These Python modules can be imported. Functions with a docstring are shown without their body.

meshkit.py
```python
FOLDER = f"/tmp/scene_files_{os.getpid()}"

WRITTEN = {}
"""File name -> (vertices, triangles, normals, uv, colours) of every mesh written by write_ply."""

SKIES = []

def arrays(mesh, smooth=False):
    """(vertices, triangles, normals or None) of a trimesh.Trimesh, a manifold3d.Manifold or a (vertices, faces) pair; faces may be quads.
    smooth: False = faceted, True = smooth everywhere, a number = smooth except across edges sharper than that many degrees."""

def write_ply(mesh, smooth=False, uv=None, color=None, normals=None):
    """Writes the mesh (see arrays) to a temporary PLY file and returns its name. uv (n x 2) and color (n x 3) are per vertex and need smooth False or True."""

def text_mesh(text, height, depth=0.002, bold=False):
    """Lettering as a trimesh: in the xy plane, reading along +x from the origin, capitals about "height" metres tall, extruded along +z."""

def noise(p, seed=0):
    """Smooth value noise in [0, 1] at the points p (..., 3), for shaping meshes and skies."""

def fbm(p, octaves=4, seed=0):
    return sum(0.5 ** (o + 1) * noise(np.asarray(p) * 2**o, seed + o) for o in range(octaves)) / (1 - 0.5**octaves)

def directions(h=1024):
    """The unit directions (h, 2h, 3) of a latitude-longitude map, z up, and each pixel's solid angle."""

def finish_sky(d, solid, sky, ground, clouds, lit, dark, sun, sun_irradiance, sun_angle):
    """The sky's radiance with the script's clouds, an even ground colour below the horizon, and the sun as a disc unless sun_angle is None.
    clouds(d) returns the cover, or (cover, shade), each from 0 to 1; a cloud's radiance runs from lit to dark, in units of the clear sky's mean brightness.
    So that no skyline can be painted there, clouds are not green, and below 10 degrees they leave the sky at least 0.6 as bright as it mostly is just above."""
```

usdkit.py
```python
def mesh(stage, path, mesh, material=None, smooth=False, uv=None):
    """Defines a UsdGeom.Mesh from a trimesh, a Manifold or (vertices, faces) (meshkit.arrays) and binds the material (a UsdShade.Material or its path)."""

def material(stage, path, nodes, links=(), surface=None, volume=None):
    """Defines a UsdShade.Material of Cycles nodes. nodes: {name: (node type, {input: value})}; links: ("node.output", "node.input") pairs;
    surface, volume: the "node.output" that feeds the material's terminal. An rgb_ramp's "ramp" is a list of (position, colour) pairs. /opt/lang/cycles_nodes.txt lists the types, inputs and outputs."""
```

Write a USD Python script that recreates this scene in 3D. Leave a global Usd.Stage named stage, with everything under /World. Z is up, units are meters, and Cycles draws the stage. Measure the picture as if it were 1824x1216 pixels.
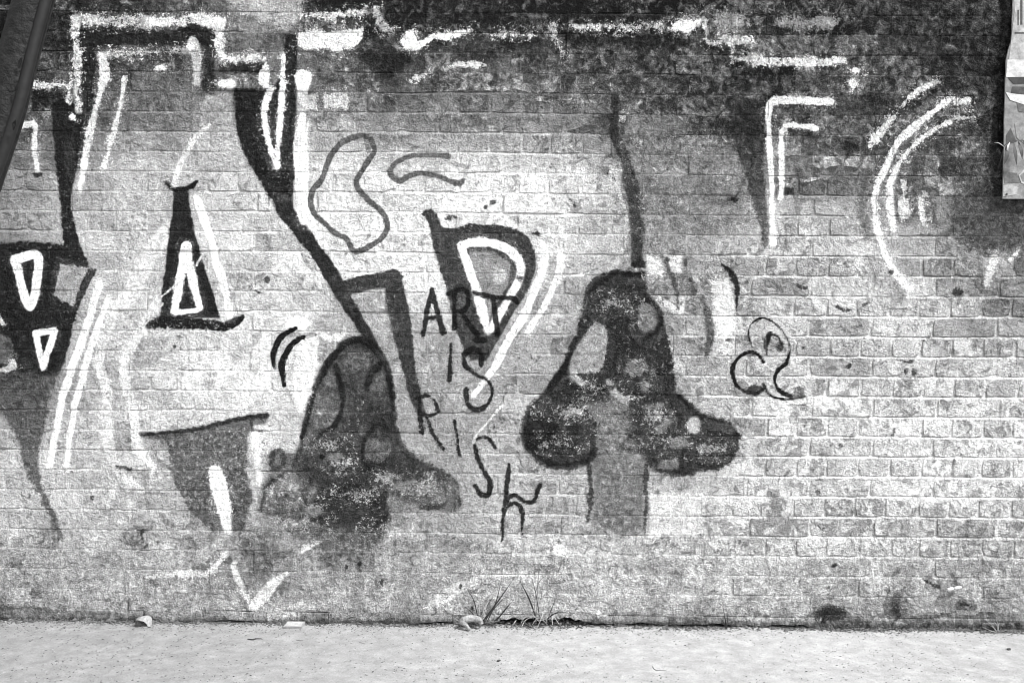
import math
import numpy as np
import trimesh
import usdkit
import meshkit
from scipy.sparse import coo_matrix
from scipy.sparse.csgraph import connected_components
from pxr import Usd, UsdGeom, UsdLux, UsdShade, Sdf, Gf, Vt

stage = Usd.Stage.CreateInMemory()
UsdGeom.SetStageUpAxis(stage, UsdGeom.Tokens.z)
UsdGeom.SetStageMetersPerUnit(stage, 1.0)
UsdGeom.Xform.Define(stage, '/World')
UsdGeom.Scope.Define(stage, '/World/Looks')
rng = np.random.default_rng(11)

# ------------------------------------------------------------------ camera, sky, sun, exposure
PW, PH = 1824.0, 1216.0                       # size of the photograph
FPX = 35.0 / 36.0 * PW                        # 35 mm lens
SCALE = 480.0                                 # photograph pixels per metre on the wall
CAM = np.array([0.0, -FPX / SCALE, 1.055])
ROLL, YAW = math.radians(-0.47), math.radians(0.55)
EXPOSURE = 2.24
SUN_EL, SUN_AZ = math.radians(48), math.radians(126)   # azimuth = atan2(x, y) of the direction towards the sun
SUN_I, SUN_ANGLE, SKY_STRENGTH = 0.4, 10.0, 0.06

fwd = np.array([-math.sin(YAW), math.cos(YAW), 0.0])
right0 = np.array([math.cos(YAW), math.sin(YAW), 0.0])
up0 = np.array([0.0, 0.0, 1.0])
# the picture's horizontals run down to the right: the camera leans the other way
right = right0 * math.cos(ROLL) - up0 * math.sin(ROLL)
up = up0 * math.cos(ROLL) + right0 * math.sin(ROLL)

cam = UsdGeom.Camera.Define(stage, '/World/camera')
m = Gf.Matrix4d(*[float(v) for v in (*right, 0, *up, 0, *(-fwd), 0, *CAM, 1)])
cam.AddTransformOp().Set(m)
cam.CreateHorizontalApertureAttr(36.0)
cam.CreateVerticalApertureAttr(36.0 * 682 / 1024)
cam.CreateFocalLengthAttr(35.0)
cam.CreateClippingRangeAttr(Gf.Vec2f(0.05, 500))
cam.CreateExposureAttr(EXPOSURE)

sky_mat = usdkit.material(stage, '/World/Looks/sky', {
    't': ('sky_texture', {'sky_type': 'single_scattering', 'sun_disc': False, 'sun_elevation': SUN_EL, 'sun_rotation': SUN_AZ}),
    'h': ('hsv', {'saturation': 0.0}),
    'b': ('background_shader', {'strength': SKY_STRENGTH})},
    [('t.color', 'h.color'), ('h.color', 'b.color')], surface='b.background')
sky = UsdLux.DomeLight.Define(stage, '/World/sky')
UsdShade.MaterialBindingAPI.Apply(sky.GetPrim()).Bind(sky_mat)
sky.GetPrim().SetCustomDataByKey('kind', 'structure')
sun = UsdLux.DistantLight.Define(stage, '/World/sun')
sun.CreateIntensityAttr(SUN_I)
sun.CreateAngleAttr(SUN_ANGLE)
sun.CreateNormalizeAttr(True)
sun.CreateColorAttr(Gf.Vec3f(1.0, 1.0, 1.0))
S = np.array([math.sin(SUN_AZ) * math.cos(SUN_EL), math.cos(SUN_AZ) * math.cos(SUN_EL), math.sin(SUN_EL)])
zx = S
xx = np.cross([0, 0, 1.0], zx); xx /= np.linalg.norm(xx)
yx = np.cross(zx, xx)
sun.AddTransformOp().Set(Gf.Matrix4d(*[float(v) for v in (*xx, 0, *yx, 0, *zx, 0, 0, 0, 10, 1)]))

# ------------------------------------------------------------------ helpers
_names = {}
def numbered(parent, name):
    n = _names.get((parent, name), 0)
    _names[(parent, name)] = n + 1
    return name if n == 0 else f'{name}_{n:03d}'
def mark(prim, label=None, cat=None, group=None, kind=None):
    for k, v in (('label', label), ('category', cat), ('group', group), ('kind', kind)):
        if v:
            prim.SetCustomDataByKey(k, v)
    return prim
def thing(name, label, cat, loc=(0, 0, 0), group=None):
    x = UsdGeom.Xform.Define(stage, '/World/' + numbered('/World', name))
    x.AddTranslateOp().Set(Gf.Vec3d(*map(float, loc)))
    return mark(x.GetPrim(), label, cat, group)
def obj(name, mesh, mat, parent=None, smooth=False, label=None, cat=None, group=None, kind=None, prim=None):
    base = str(parent.GetPath()) if parent is not None else '/World'
    g = usdkit.mesh(stage, base + '/' + numbered(base, name), mesh, mat, smooth)
    for k, v in (prim or {}).items():
        v = np.asarray(v, np.float32)
        pv = UsdGeom.PrimvarsAPI(g)
        if v.ndim == 2:
            pv.CreatePrimvar(k, Sdf.ValueTypeNames.Color3fArray, 'vertex').Set(Vt.Vec3fArray.FromNumpy(v))
        else:
            pv.CreatePrimvar(k, Sdf.ValueTypeNames.FloatArray, 'vertex').Set(Vt.FloatArray.FromNumpy(v))
    return mark(g.GetPrim(), label, cat, group, kind)

def lin(t):
    """display grey 0..255 -> surface reflectance"""
    s = np.clip(np.asarray(t, float) / 255.0, 0, 1)
    l = np.where(s <= 0.04045, s / 12.92, ((s + 0.055) / 1.055) ** 2.4)
    return np.clip(l * 0.88, 0.008, 0.86)

RM = np.stack([right, up, fwd], 1)
def to_wall(px, y=0.0):
    """photograph pixel -> (x, z) on the vertical plane at depth y"""
    px = np.asarray(px, float)
    d = np.stack([(px[..., 0] - PW / 2) / FPX, -(px[..., 1] - PH / 2) / FPX, np.ones(px.shape[:-1])], -1) @ RM.T
    t = (y - CAM[1]) / d[..., 1]
    return np.stack([CAM[0] + d[..., 0] * t, CAM[2] + d[..., 2] * t], -1)
def to_ground(px, z=0.0):
    px = np.asarray(px, float)
    d = np.stack([(px[..., 0] - PW / 2) / FPX, -(px[..., 1] - PH / 2) / FPX, np.ones(px.shape[:-1])], -1) @ RM.T
    t = (z - CAM[2]) / d[..., 2]
    return np.stack([CAM[0] + d[..., 0] * t, CAM[1] + d[..., 1] * t], -1)
def to_px(x, z, y=0.0):
    p = np.stack(np.broadcast_arrays(np.asarray(x, float), np.asarray(y, float), np.asarray(z, float)), -1) - CAM
    c = p @ RM
    return np.stack([PW / 2 + FPX * c[..., 0] / c[..., 2], PH / 2 - FPX * c[..., 1] / c[..., 2]], -1)
def n2(x, z, s, seed=0, octaves=3):
    x, z = np.broadcast_arrays(np.asarray(x, float), np.asarray(z, float))
    return meshkit.fbm(np.stack([x * s + 31.7, z * s + 17.3, np.full(x.shape, 5.5)], -1), octaves, seed)
def sstep(a, b, v):
    t = np.clip((v - a) / (b - a), 0, 1)
    return t * t * (3 - 2 * t)

# ------------------------------------------------------------------ materials
def relief_nodes():
    """relief and fine mottling shared by bricks, mortar and paint"""
    nodes = {
        'g': ('geometry', {}),
        'nb': ('noise_texture', {'scale': 11.0, 'detail': 3.0, 'roughness': 0.62}),
        'nm': ('noise_texture', {'scale': 48.0, 'detail': 4.0, 'roughness': 0.72, 'distortion': 0.4}),
        'nf': ('noise_texture', {'scale': 210.0, 'detail': 2.0, 'roughness': 0.8}),
        'np': ('noise_texture', {'scale': 95.0, 'detail': 2.0, 'roughness': 0.6, 'distortion': 1.2}),
        'nfl': ('noise_texture', {'scale': 24.0, 'detail': 5.0, 'roughness': 0.66, 'distortion': 0.7}),
        'cm': ('map_range', {'range_type': 'smoothstep', 'from_min': 0.52, 'from_max': 0.64, 'to_min': 0.0, 'to_max': 1.0, 'clamp': True}),
        'ck': ('map_range', {'from_min': 0.002, 'from_max': 0.013, 'to_min': 1.0, 'to_max': 0.0, 'clamp': True}),
        'cc': ('math', {'math_type': 'multiply'}),
        'ca': ('math', {'math_type': 'subtract', 'value2': 0.535}),
        'cx': ('math', {'math_type': 'absolute'}),
        'pit': ('map_range', {'range_type': 'smoothstep', 'from_min': 0.625, 'from_max': 0.70, 'to_min': 0.0, 'to_max': 1.0, 'clamp': True}),
    }
    links = [('g.position', f'{k}.vector') for k in ('nb', 'nm', 'nf', 'np', 'nfl')] + [
        ('nfl.fac', 'ca.value1'), ('ca.value', 'cx.value1'), ('cx.value', 'ck.value'),
        ('nb.fac', 'cm.value'), ('ck.result', 'cc.value1'), ('cm.result', 'cc.value2'), ('np.fac', 'pit.value')]
    return nodes, links
def M(nodes, links, name, kind, a, b, c=None, clamp=False):
    """adds a math node; a, b, c are 'node.output' or numbers"""
    ins = {'math_type': kind}
    if clamp:
        ins['use_clamp'] = True
    for i, v in enumerate((a, b, c)):
        if v is None:
            continue
        if isinstance(v, str):
            links.append((v, f'{name}.value{i + 1}'))
        else:
            ins[f'value{i + 1}'] = float(v)
    nodes[name] = ('math', ins)
    return name + '.value'
def bump_chain(nodes, links, amount, dist):
    h1 = M(nodes, links, 'h1', 'multiply_add', 'nf.fac', 0.30, 'nm.fac')
    h2 = M(nodes, links, 'h2', 'multiply_add', 'cc.value', -0.16, h1)
    h3 = M(nodes, links, 'h3', 'multiply_add', 'pit.result', -0.22, h2)
    h4 = M(nodes, links, 'h4', 'multiply_add', 'nfl.fac', 0.9, h3)
    h4b = M(nodes, links, 'h4b', 'multiply_add', 'np.fac', 0.55, h4)
    h5 = M(nodes, links, 'h5', 'multiply', h4b, amount)
    nodes['bp'] = ('bump', {'strength': 1.0, 'distance': dist})
    links.append((h5, 'bp.height'))

def base_branch(n, l, tone, rough, flake):
    """worn whitewash: tone with patches where it has come off and with mottling; returns the node.output of the reflectance"""
    th = M(n, l, 'th', 'multiply_add', flake, 0.20, 'nfl.fac')
    n['fl'] = ('map_range', {'range_type': 'smoothstep', 'from_min': 0.60, 'from_max': 0.73, 'to_min': 0.0, 'to_max': 1.0, 'clamp': True})
    l.append((th, 'fl.value'))
    alt1 = M(n, l, 'alt1', 'multiply', tone, 0.48)
    alt2 = M(n, l, 'alt2', 'multiply_add', tone, 2.0, 0.05)
    isd = M(n, l, 'isd', 'less_than', tone, 0.12)
    n['mxa'] = ('mix_float', {})
    l += [(isd, 'mxa.fac'), (alt1, 'mxa.a'), (alt2, 'mxa.b')]
    n['mxf'] = ('mix_float', {})
    l += [('fl.result', 'mxf.fac'), (tone, 'mxf.a'), ('mxa.result', 'mxf.b')]
    s1 = M(n, l, 's1', 'subtract', 'nm.fac', 0.5)
    s2 = M(n, l, 's2', 'subtract', 'nf.fac', 0.5)
    s3 = M(n, l, 's3', 'subtract', 'nb.fac', 0.5)
    a1 = M(n, l, 'a1', 'multiply', s2, GRAIN)
    a2 = M(n, l, 'a2', 'multiply_add', s1, 4.0, a1)
    a3 = M(n, l, 'a3', 'multiply_add', s3, 3.4, a2)
    ra0 = M(n, l, 'ra0', 'minimum', rough, 1.0)
    ra = M(n, l, 'ra', 'multiply_add', ra0, 0.5, 0.2)
    rb = M(n, l, 'rb', 'multiply_add', isd, 0.9, 1.0)
    rc = M(n, l, 'rc', 'multiply', ra, rb)
    a4 = M(n, l, 'a4', 'multiply', a3, rc)
    a5 = M(n, l, 'a5', 'exponent', a4, 0.0)
    return M(n, l, 'v1', 'multiply', 'mxf.result', a5)
GRAIN = 2.9
def finish(n, l, val, amt):
    pk = M(n, l, 'pk', 'multiply_add', 'pit.result', -0.6, 1.0)
    v2 = M(n, l, 'v2', 'multiply', val, pk)
    ckm = M(n, l, 'ckm', 'multiply_add', 'cc.value', -0.6, 1.0)
    v3 = M(n, l, 'v3', 'multiply', v2, ckm)
    v4 = M(n, l, 'v4', 'minimum', v3, 0.84)
    v5 = M(n, l, 'v5', 'maximum', v4, 0.008)
    n['cb'] = ('combine_color', {})
    l += [(v5, 'cb.r'), (v5, 'cb.g'), (v5, 'cb.b')]
    bump_chain(n, l, amt, 0.028)
    n['p'] = ('principled_bsdf', {'roughness': 0.95, 'specular_ior_level': 0.06})
    l += [('cb.color', 'p.base_color'), ('bp.normal', 'p.normal')]
def wall_material(name):
    n, l = relief_nodes()
    n['at'] = ('attribute', {'attribute': 'under'})
    n['sc'] = ('separate_color', {})
    l.append(('at.color', 'sc.color'))
    v = base_branch(n, l, 'sc.r', 'sc.g', 'sc.b')
    finish(n, l, v, M(n, l, 'amt', 'multiply_add', 'sc.g', 0.9, 0.25))
    return usdkit.material(stage, '/World/Looks/' + name, n, l, surface='p.BSDF')
def film_material(name):
    """sprayed paint thinning out over what lies under it"""
    n, l = relief_nodes()
    n['at'] = ('attribute', {'attribute': 'under'})
    n['sc'] = ('separate_color', {})
    n['ap'] = ('attribute', {'attribute': 'paint'})
    n['sp'] = ('separate_color', {})
    n['ao'] = ('attribute', {'attribute': 'opac'})
    n['nw'] = ('noise_texture', {'scale': 62.0, 'detail': 5.0, 'roughness': 0.75, 'distortion': 0.3})
    l += [('at.color', 'sc.color'), ('ap.color', 'sp.color'), ('g.position', 'nw.vector')]
    cover, tone, wear = 'sp.r', 'sp.g', 'sp.b'
    under = base_branch(n, l, 'sc.r', 'sc.g', 'sc.b')
    w1 = M(n, l, 'w1', 'subtract', 'nw.fac', 0.5)
    w1c = M(n, l, 'w1c', 'multiply_add', s2n(n), 0.55, w1)
    wv = M(n, l, 'wv', 'multiply_add', wear, 8.0, 0.7)
    w2 = M(n, l, 'w2', 'multiply_add', w1c, wv, cover)
    wb = M(n, l, 'wb', 'multiply', 's3.value', wear)
    wb2 = M(n, l, 'wb2', 'multiply_add', wb, 3.5, w2)
    w3 = M(n, l, 'w3', 'multiply_add', wear, -0.30, wb2)
    n['al'] = ('map_range', {'range_type': 'smoothstep', 'from_min': 0.18, 'from_max': 0.80, 'to_min': 0.0, 'to_max': 1.0, 'clamp': True})
    l.append((w3, 'al.value'))
    op = M(n, l, 'op', 'multiply', 'al.result', 'ao.fac')
    b1 = M(n, l, 'b1', 'multiply', 's2.value', GRAIN * 0.9)
    b1b = M(n, l, 'b1b', 'multiply_add', 's3.value', 2.2, b1)
    b2 = M(n, l, 'b2', 'multiply_add', 's1.value', 4.6, b1b)
    rg = M(n, l, 'rg', 'multiply_add', wear, 1.1, 0.52)
    dk = M(n, l, 'dk', 'multiply_add', tone, -0.75, 1.05)
    rg2 = M(n, l, 'rg2', 'multiply', rg, dk)
    b3 = M(n, l, 'b3', 'multiply', b2, rg2)
    b4 = M(n, l, 'b4', 'exponent', b3, 0.0)
    b5 = M(n, l, 'b5', 'multiply', tone, b4)
    n['mxp'] = ('mix_float', {})
    l += [(op, 'mxp.fac'), (under, 'mxp.a'), (b5, 'mxp.b')]
    finish(n, l, 'mxp.result', M(n, l, 'amt', 'multiply_add', 'sc.g', 0.6, 0.25))
    return usdkit.material(stage, '/World/Looks/' + name, n, l, surface='p.BSDF')
def s2n(n):
    return 's2.value'
def plain(name, grey, rough=0.8, var=0.6, scale=60.0, bump=0.002, spec=0.2, trans=0.0):
    n = {'g': ('geometry', {}), 'nz': ('noise_texture', {'scale': scale, 'detail': 5.0, 'roughness': 0.65})}
    l = [('g.position', 'nz.vector')]
    a = M(n, l, 'a', 'subtract', 'nz.fac', 0.5)
    b = M(n, l, 'b', 'multiply', a, var * 3)
    c = M(n, l, 'c', 'exponent', b, 0.0)
    d = M(n, l, 'd', 'multiply', c, float(lin(grey)))
    e = M(n, l, 'e', 'minimum', d, 0.85)
    n['cb'] = ('combine_color', {})
    n['bp'] = ('bump', {'strength': 1.0, 'distance': bump})
    n['p'] = ('principled_bsdf', {'roughness': rough, 'specular_ior_level': spec})
    l += [(e, 'cb.r'), (e, 'cb.g'), (e, 'cb.b'), ('cb.color', 'p.base_color'), ('nz.fac', 'bp.height'), ('bp.normal', 'p.normal')]
    out = 'p.BSDF'
    if trans:
        n['tr'] = ('translucent_bsdf', {})
        n['mx'] = ('mix_closure', {'fac': trans})
        l += [('cb.color', 'tr.color'), ('p.BSDF', 'mx.closure1'), ('tr.BSDF', 'mx.closure2')]
        out = 'mx.closure'
    return usdkit.material(stage, '/World/Looks/' + name, n, l, surface=out)

WALL = wall_material('whitewashed_brick')
FILM = film_material('spray_paint')

# ------------------------------------------------------------------ the ground
def ground_material():
    n = {'g': ('geometry', {}), 'na': ('noise_texture', {'scale': 1.3, 'detail': 4.0}), 'nb': ('noise_texture', {'scale': 14.0, 'detail': 5.0, 'roughness': 0.75}),
         'nc': ('noise_texture', {'scale': 170.0, 'detail': 4.0, 'roughness': 0.8}),
         'mp': ('mapping', {'rotation': (0, 0, 0.6), 'scale': (95.0, 34.0, 60.0)}), 'nd': ('noise_texture', {'scale': 1.0, 'detail': 2.0, 'distortion': 0.6}),
         'sp': ('map_range', {'range_type': 'smoothstep', 'from_min': 0.675, 'from_max': 0.75, 'to_min': 0.0, 'to_max': 1.0, 'clamp': True}),
         'sx': ('separate_xyz', {}), 'gx': ('map_range', {'from_min': -2.0, 'from_max': 0.4, 'to_min': 0.205, 'to_max': 0.315, 'clamp': True})}
    l = [('g.position', k + '.vector') for k in ('na', 'nb', 'nc', 'mp', 'sx')] + [('mp.vector', 'nd.vector'), ('nd.fac', 'sp.value'), ('sx.x', 'gx.value')]
    a = M(n, l, 'a', 'subtract', 'nb.fac', 0.5)
    b = M(n, l, 'b', 'subtract', 'nc.fac', 0.5)
    b0 = M(n, l, 'b0', 'subtract', 'na.fac', 0.5)
    c = M(n, l, 'c', 'multiply_add', b, 1.1, 0.0)
    d = M(n, l, 'd', 'multiply_add', a, 1.3, c)
    d2 = M(n, l, 'd2', 'multiply_add', b0, 0.4, d)
    e = M(n, l, 'e', 'exponent', d2, 0.0)
    f = M(n, l, 'f', 'multiply', e, 'gx.result')
    gg = M(n, l, 'gg', 'multiply_add', 'sp.result', -0.42, 1.0)
    h = M(n, l, 'h', 'multiply', f, gg)
    i = M(n, l, 'i', 'minimum', h, 0.85)
    n['cb'] = ('combine_color', {})
    n['bp'] = ('bump', {'strength': 0.8, 'distance': 0.006})
    hb = M(n, l, 'hb', 'multiply_add', 'sp.result', -0.5, 'nc.fac')
    hb2 = M(n, l, 'hb2', 'multiply_add', 'nb.fac', 1.5, hb)
    n['p'] = ('principled_bsdf', {'roughness': 0.95, 'specular_ior_level': 0.1})
    l += [(i, 'cb.r'), (i, 'cb.g'), (i, 'cb.b'), ('cb.color', 'p.base_color'), (hb2, 'bp.height'), ('bp.normal', 'p.normal')]
    return usdkit.material(stage, '/World/Looks/pale_sandy_concrete', n, l, surface='p.BSDF')
def ground_z(x, y):
    near = np.exp(-np.abs(np.minimum(y, 0)) / 0.05)
    z = (n2(x, y, 5.0, 3) - 0.5) * 0.010 + (n2(x, y, 22.0, 4) - 0.5) * 0.006
    z = z + near * (0.004 + 0.020 * (n2(x, y * 0.2, 7.0, 8) - 0.5))
    return np.where(np.asarray(y) > 0.03, -0.02, z)
gx = np.concatenate([-np.geomspace(80, 2.6, 14)[:-1], np.arange(-2.6, 2.6001, 0.016), np.geomspace(2.6, 80, 14)[1:]])
gy = np.concatenate([-np.geomspace(80, 1.3, 12)[:-1], np.arange(-1.3, 0.0301, 0.012), np.geomspace(0.06, 80, 10)])
GX, GY = np.meshgrid(gx, gy)
GZ = ground_z(GX, GY)
def grid_faces(ny, nx):
    i = np.arange(ny * nx).reshape(ny, nx)
    q = np.stack([i[:-1, :-1], i[:-1, 1:], i[1:, 1:], i[1:, :-1]], -1).reshape(-1, 4)
    return np.concatenate([q[:, [0, 1, 2]], q[:, [0, 2, 3]]])
obj('ground', (np.stack([GX, GY, GZ], -1).reshape(-1, 3), grid_faces(len(gy), len(gx))), ground_material(), smooth=True, kind='structure')

# ------------------------------------------------------------------ the wall: tone of the worn whitewash, courses, relief
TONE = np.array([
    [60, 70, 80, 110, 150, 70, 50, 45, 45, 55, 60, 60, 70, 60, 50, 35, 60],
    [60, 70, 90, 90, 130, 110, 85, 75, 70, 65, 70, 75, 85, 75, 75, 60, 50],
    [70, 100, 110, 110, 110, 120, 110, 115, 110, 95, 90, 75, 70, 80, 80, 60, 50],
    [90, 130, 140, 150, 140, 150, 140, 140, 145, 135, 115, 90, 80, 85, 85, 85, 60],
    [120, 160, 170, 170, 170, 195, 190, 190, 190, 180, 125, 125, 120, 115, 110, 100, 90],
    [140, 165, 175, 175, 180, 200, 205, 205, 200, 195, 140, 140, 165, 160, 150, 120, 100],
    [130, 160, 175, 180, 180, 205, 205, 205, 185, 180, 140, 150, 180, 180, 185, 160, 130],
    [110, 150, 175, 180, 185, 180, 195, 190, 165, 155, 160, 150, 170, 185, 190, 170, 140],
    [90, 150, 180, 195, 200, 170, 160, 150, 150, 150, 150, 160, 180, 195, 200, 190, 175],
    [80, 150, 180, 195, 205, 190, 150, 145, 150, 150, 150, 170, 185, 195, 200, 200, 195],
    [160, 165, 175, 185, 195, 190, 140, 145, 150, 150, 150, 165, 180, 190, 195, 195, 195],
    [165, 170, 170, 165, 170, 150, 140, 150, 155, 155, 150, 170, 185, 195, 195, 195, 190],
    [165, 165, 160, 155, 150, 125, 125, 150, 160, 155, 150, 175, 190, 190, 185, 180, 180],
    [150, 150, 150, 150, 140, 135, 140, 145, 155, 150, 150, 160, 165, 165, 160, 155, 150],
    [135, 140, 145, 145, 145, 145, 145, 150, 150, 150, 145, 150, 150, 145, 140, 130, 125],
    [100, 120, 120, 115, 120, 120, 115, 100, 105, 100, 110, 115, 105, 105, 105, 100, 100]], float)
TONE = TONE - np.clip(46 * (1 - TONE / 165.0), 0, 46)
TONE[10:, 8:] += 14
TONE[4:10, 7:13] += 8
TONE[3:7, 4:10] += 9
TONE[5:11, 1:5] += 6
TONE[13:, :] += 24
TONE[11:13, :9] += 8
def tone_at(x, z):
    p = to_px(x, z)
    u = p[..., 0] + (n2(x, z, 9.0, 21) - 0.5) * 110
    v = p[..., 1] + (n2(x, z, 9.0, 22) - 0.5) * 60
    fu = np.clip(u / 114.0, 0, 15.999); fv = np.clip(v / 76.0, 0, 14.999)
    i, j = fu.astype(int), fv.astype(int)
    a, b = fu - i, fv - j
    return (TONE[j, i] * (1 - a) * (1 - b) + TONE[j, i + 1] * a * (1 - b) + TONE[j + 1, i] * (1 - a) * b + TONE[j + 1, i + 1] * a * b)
def rough_at(x, z):
    p = to_px(x, z)
    u, v = p[..., 0], p[..., 1]
    r = 0.46 + 0.50 * sstep(330, 150, v) + 0.40 * sstep(900, 1010, v) + 0.30 * sstep(900, 1150, u) * sstep(1000, 400, v) * 0.8
    r = r + 0.25 * sstep(1000, 1200, u) * sstep(860, 960, v)
    r = r + 0.3 * sstep(930, 1010, v) + 0.25 * sstep(1100, 1500, u) * sstep(260, 120, v)
    return np.clip(r, 0, 1.45)
def flake_at(x, z):
    p = to_px(x, z)
    u, v = p[..., 0], p[..., 1]
    f = 0.15 + 0.35 * sstep(600, 1300, u) + 0.25 * sstep(340, 180, v) + 0.2 * sstep(880, 960, v)
    return np.clip(f + (n2(x, z, 4.0, 33) - 0.5) * 0.5, 0, 1)

zA, zB = to_wall((0, 1083))[1], to_wall((0, 304))[1]
PITCH = (zB - zA) / 22.0
JT = 0.008                                    # height of a bed joint
CMIN, CMAX = -1, 35
XMIN, XMAX = -3.1, 3.1
BX = to_wall((1775.6, 730))[0] - to_wall((1442.7, 730))[0]
BRICK = BX / 3.0
X0S = to_wall((1442.7, 730))[0]
X0H = to_wall((1473.0, 770))[0]
def bed(c):
    return zA + c * PITCH                     # middle of the joint under course c
joints = {}
for c in range(CMIN, CMAX + 1):
    step = BRICK / 2 if c % 2 else BRICK
    x0 = X0H if c % 2 else X0S
    a, b = int(math.floor((XMIN - x0) / step)), int(math.ceil((XMAX - x0) / step))
    k = np.arange(a, b + 1)
    joints[c] = x0 + k * step + rng.uniform(-0.006, 0.006, len(k)) + rng.uniform(-0.008, 0.008)
face = {c: np.stack([rng.normal(0, 0.0010, len(j)), rng.normal(0, 0.010, len(j)), rng.normal(0, 0.014, len(j)), rng.normal(0, 1, len(j)) - 2.4 * (rng.random(len(j)) < 0.13) * (j > 0.75) * (c > 6) + 1.0 * (rng.random(len(j)) < 0.15),
                     rng.uniform(0.62, 1.4, len(j)), rng.normal(0, 0.2, len(j))], 1) for c, j in joints.items()}
GAPX = to_wall(np.stack([np.array([-50, 300, 372, 400, 470, 500, 690, 740, 770, 800, 820, 870, 890, 930, 960, 1000, 1040, 1065, 1090, 1150, 1200, 1280, 1320, 1380, 1430, 1450, 1900.]), np.full(27, 1108.)], 1))[:, 0]
GAPH = np.array([0, 0, 3, 6, 4, 0, 0, 2, 8, 8, 2, 5, 15, 17, 16, 18, 15, 9, 7, 9, 6, 9, 6, 8, 9, 0, 0.]) / 475
def gap_top(x):
    """ragged lower edge of the wall where the foot has crumbled away"""
    g = np.interp(x, GAPX, GAPH)
    return 0.004 + g * (0.25 + 1.1 * n2(x, x * 0, 30.0, 57, 4)) - 0.03 * (g < 0.001)
def swell(x, z):
    """slow unevenness of the wall face, metres towards the viewer"""
    rough = sstep(0.42, 0.15, z)
    s = (n2(x, z, 2.5, 51, 2) - 0.5) * 0.010 + (n2(x, z, 9.0, 52, 1) - 0.5) * (0.0012 + 0.0010 * rough)
    return s + 0.012 * sstep(0.10, 0.02, z)
def warp(x, z):
    """hand-laid courses are never quite straight"""
    return x + (n2(x, z, 3.0, 61, 2) - 0.5) * 0.006, z + (n2(x, z, 1.6, 62, 2) - 0.5) * 0.010
def brick_index(c, x):
    return np.clip(np.searchsorted(joints[c], x) - 1, 0, len(joints[c]) - 2)
def face_out(c, x, z):
    """height of the brick faces of course c at x, z"""
    i = brick_index(c, x)
    f = face[c][i]
    xm = (joints[c][i] + joints[c][i + 1]) / 2
    zm = bed(c) + PITCH / 2
    return swell(x, z) + f[..., 0] + f[..., 1] * (x - xm) + f[..., 2] * (z - zm)

wall = thing('graffiti_brickwork', 'long whitewashed brick wall covered in faded graffiti, standing behind the pale ground', 'wall')

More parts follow.
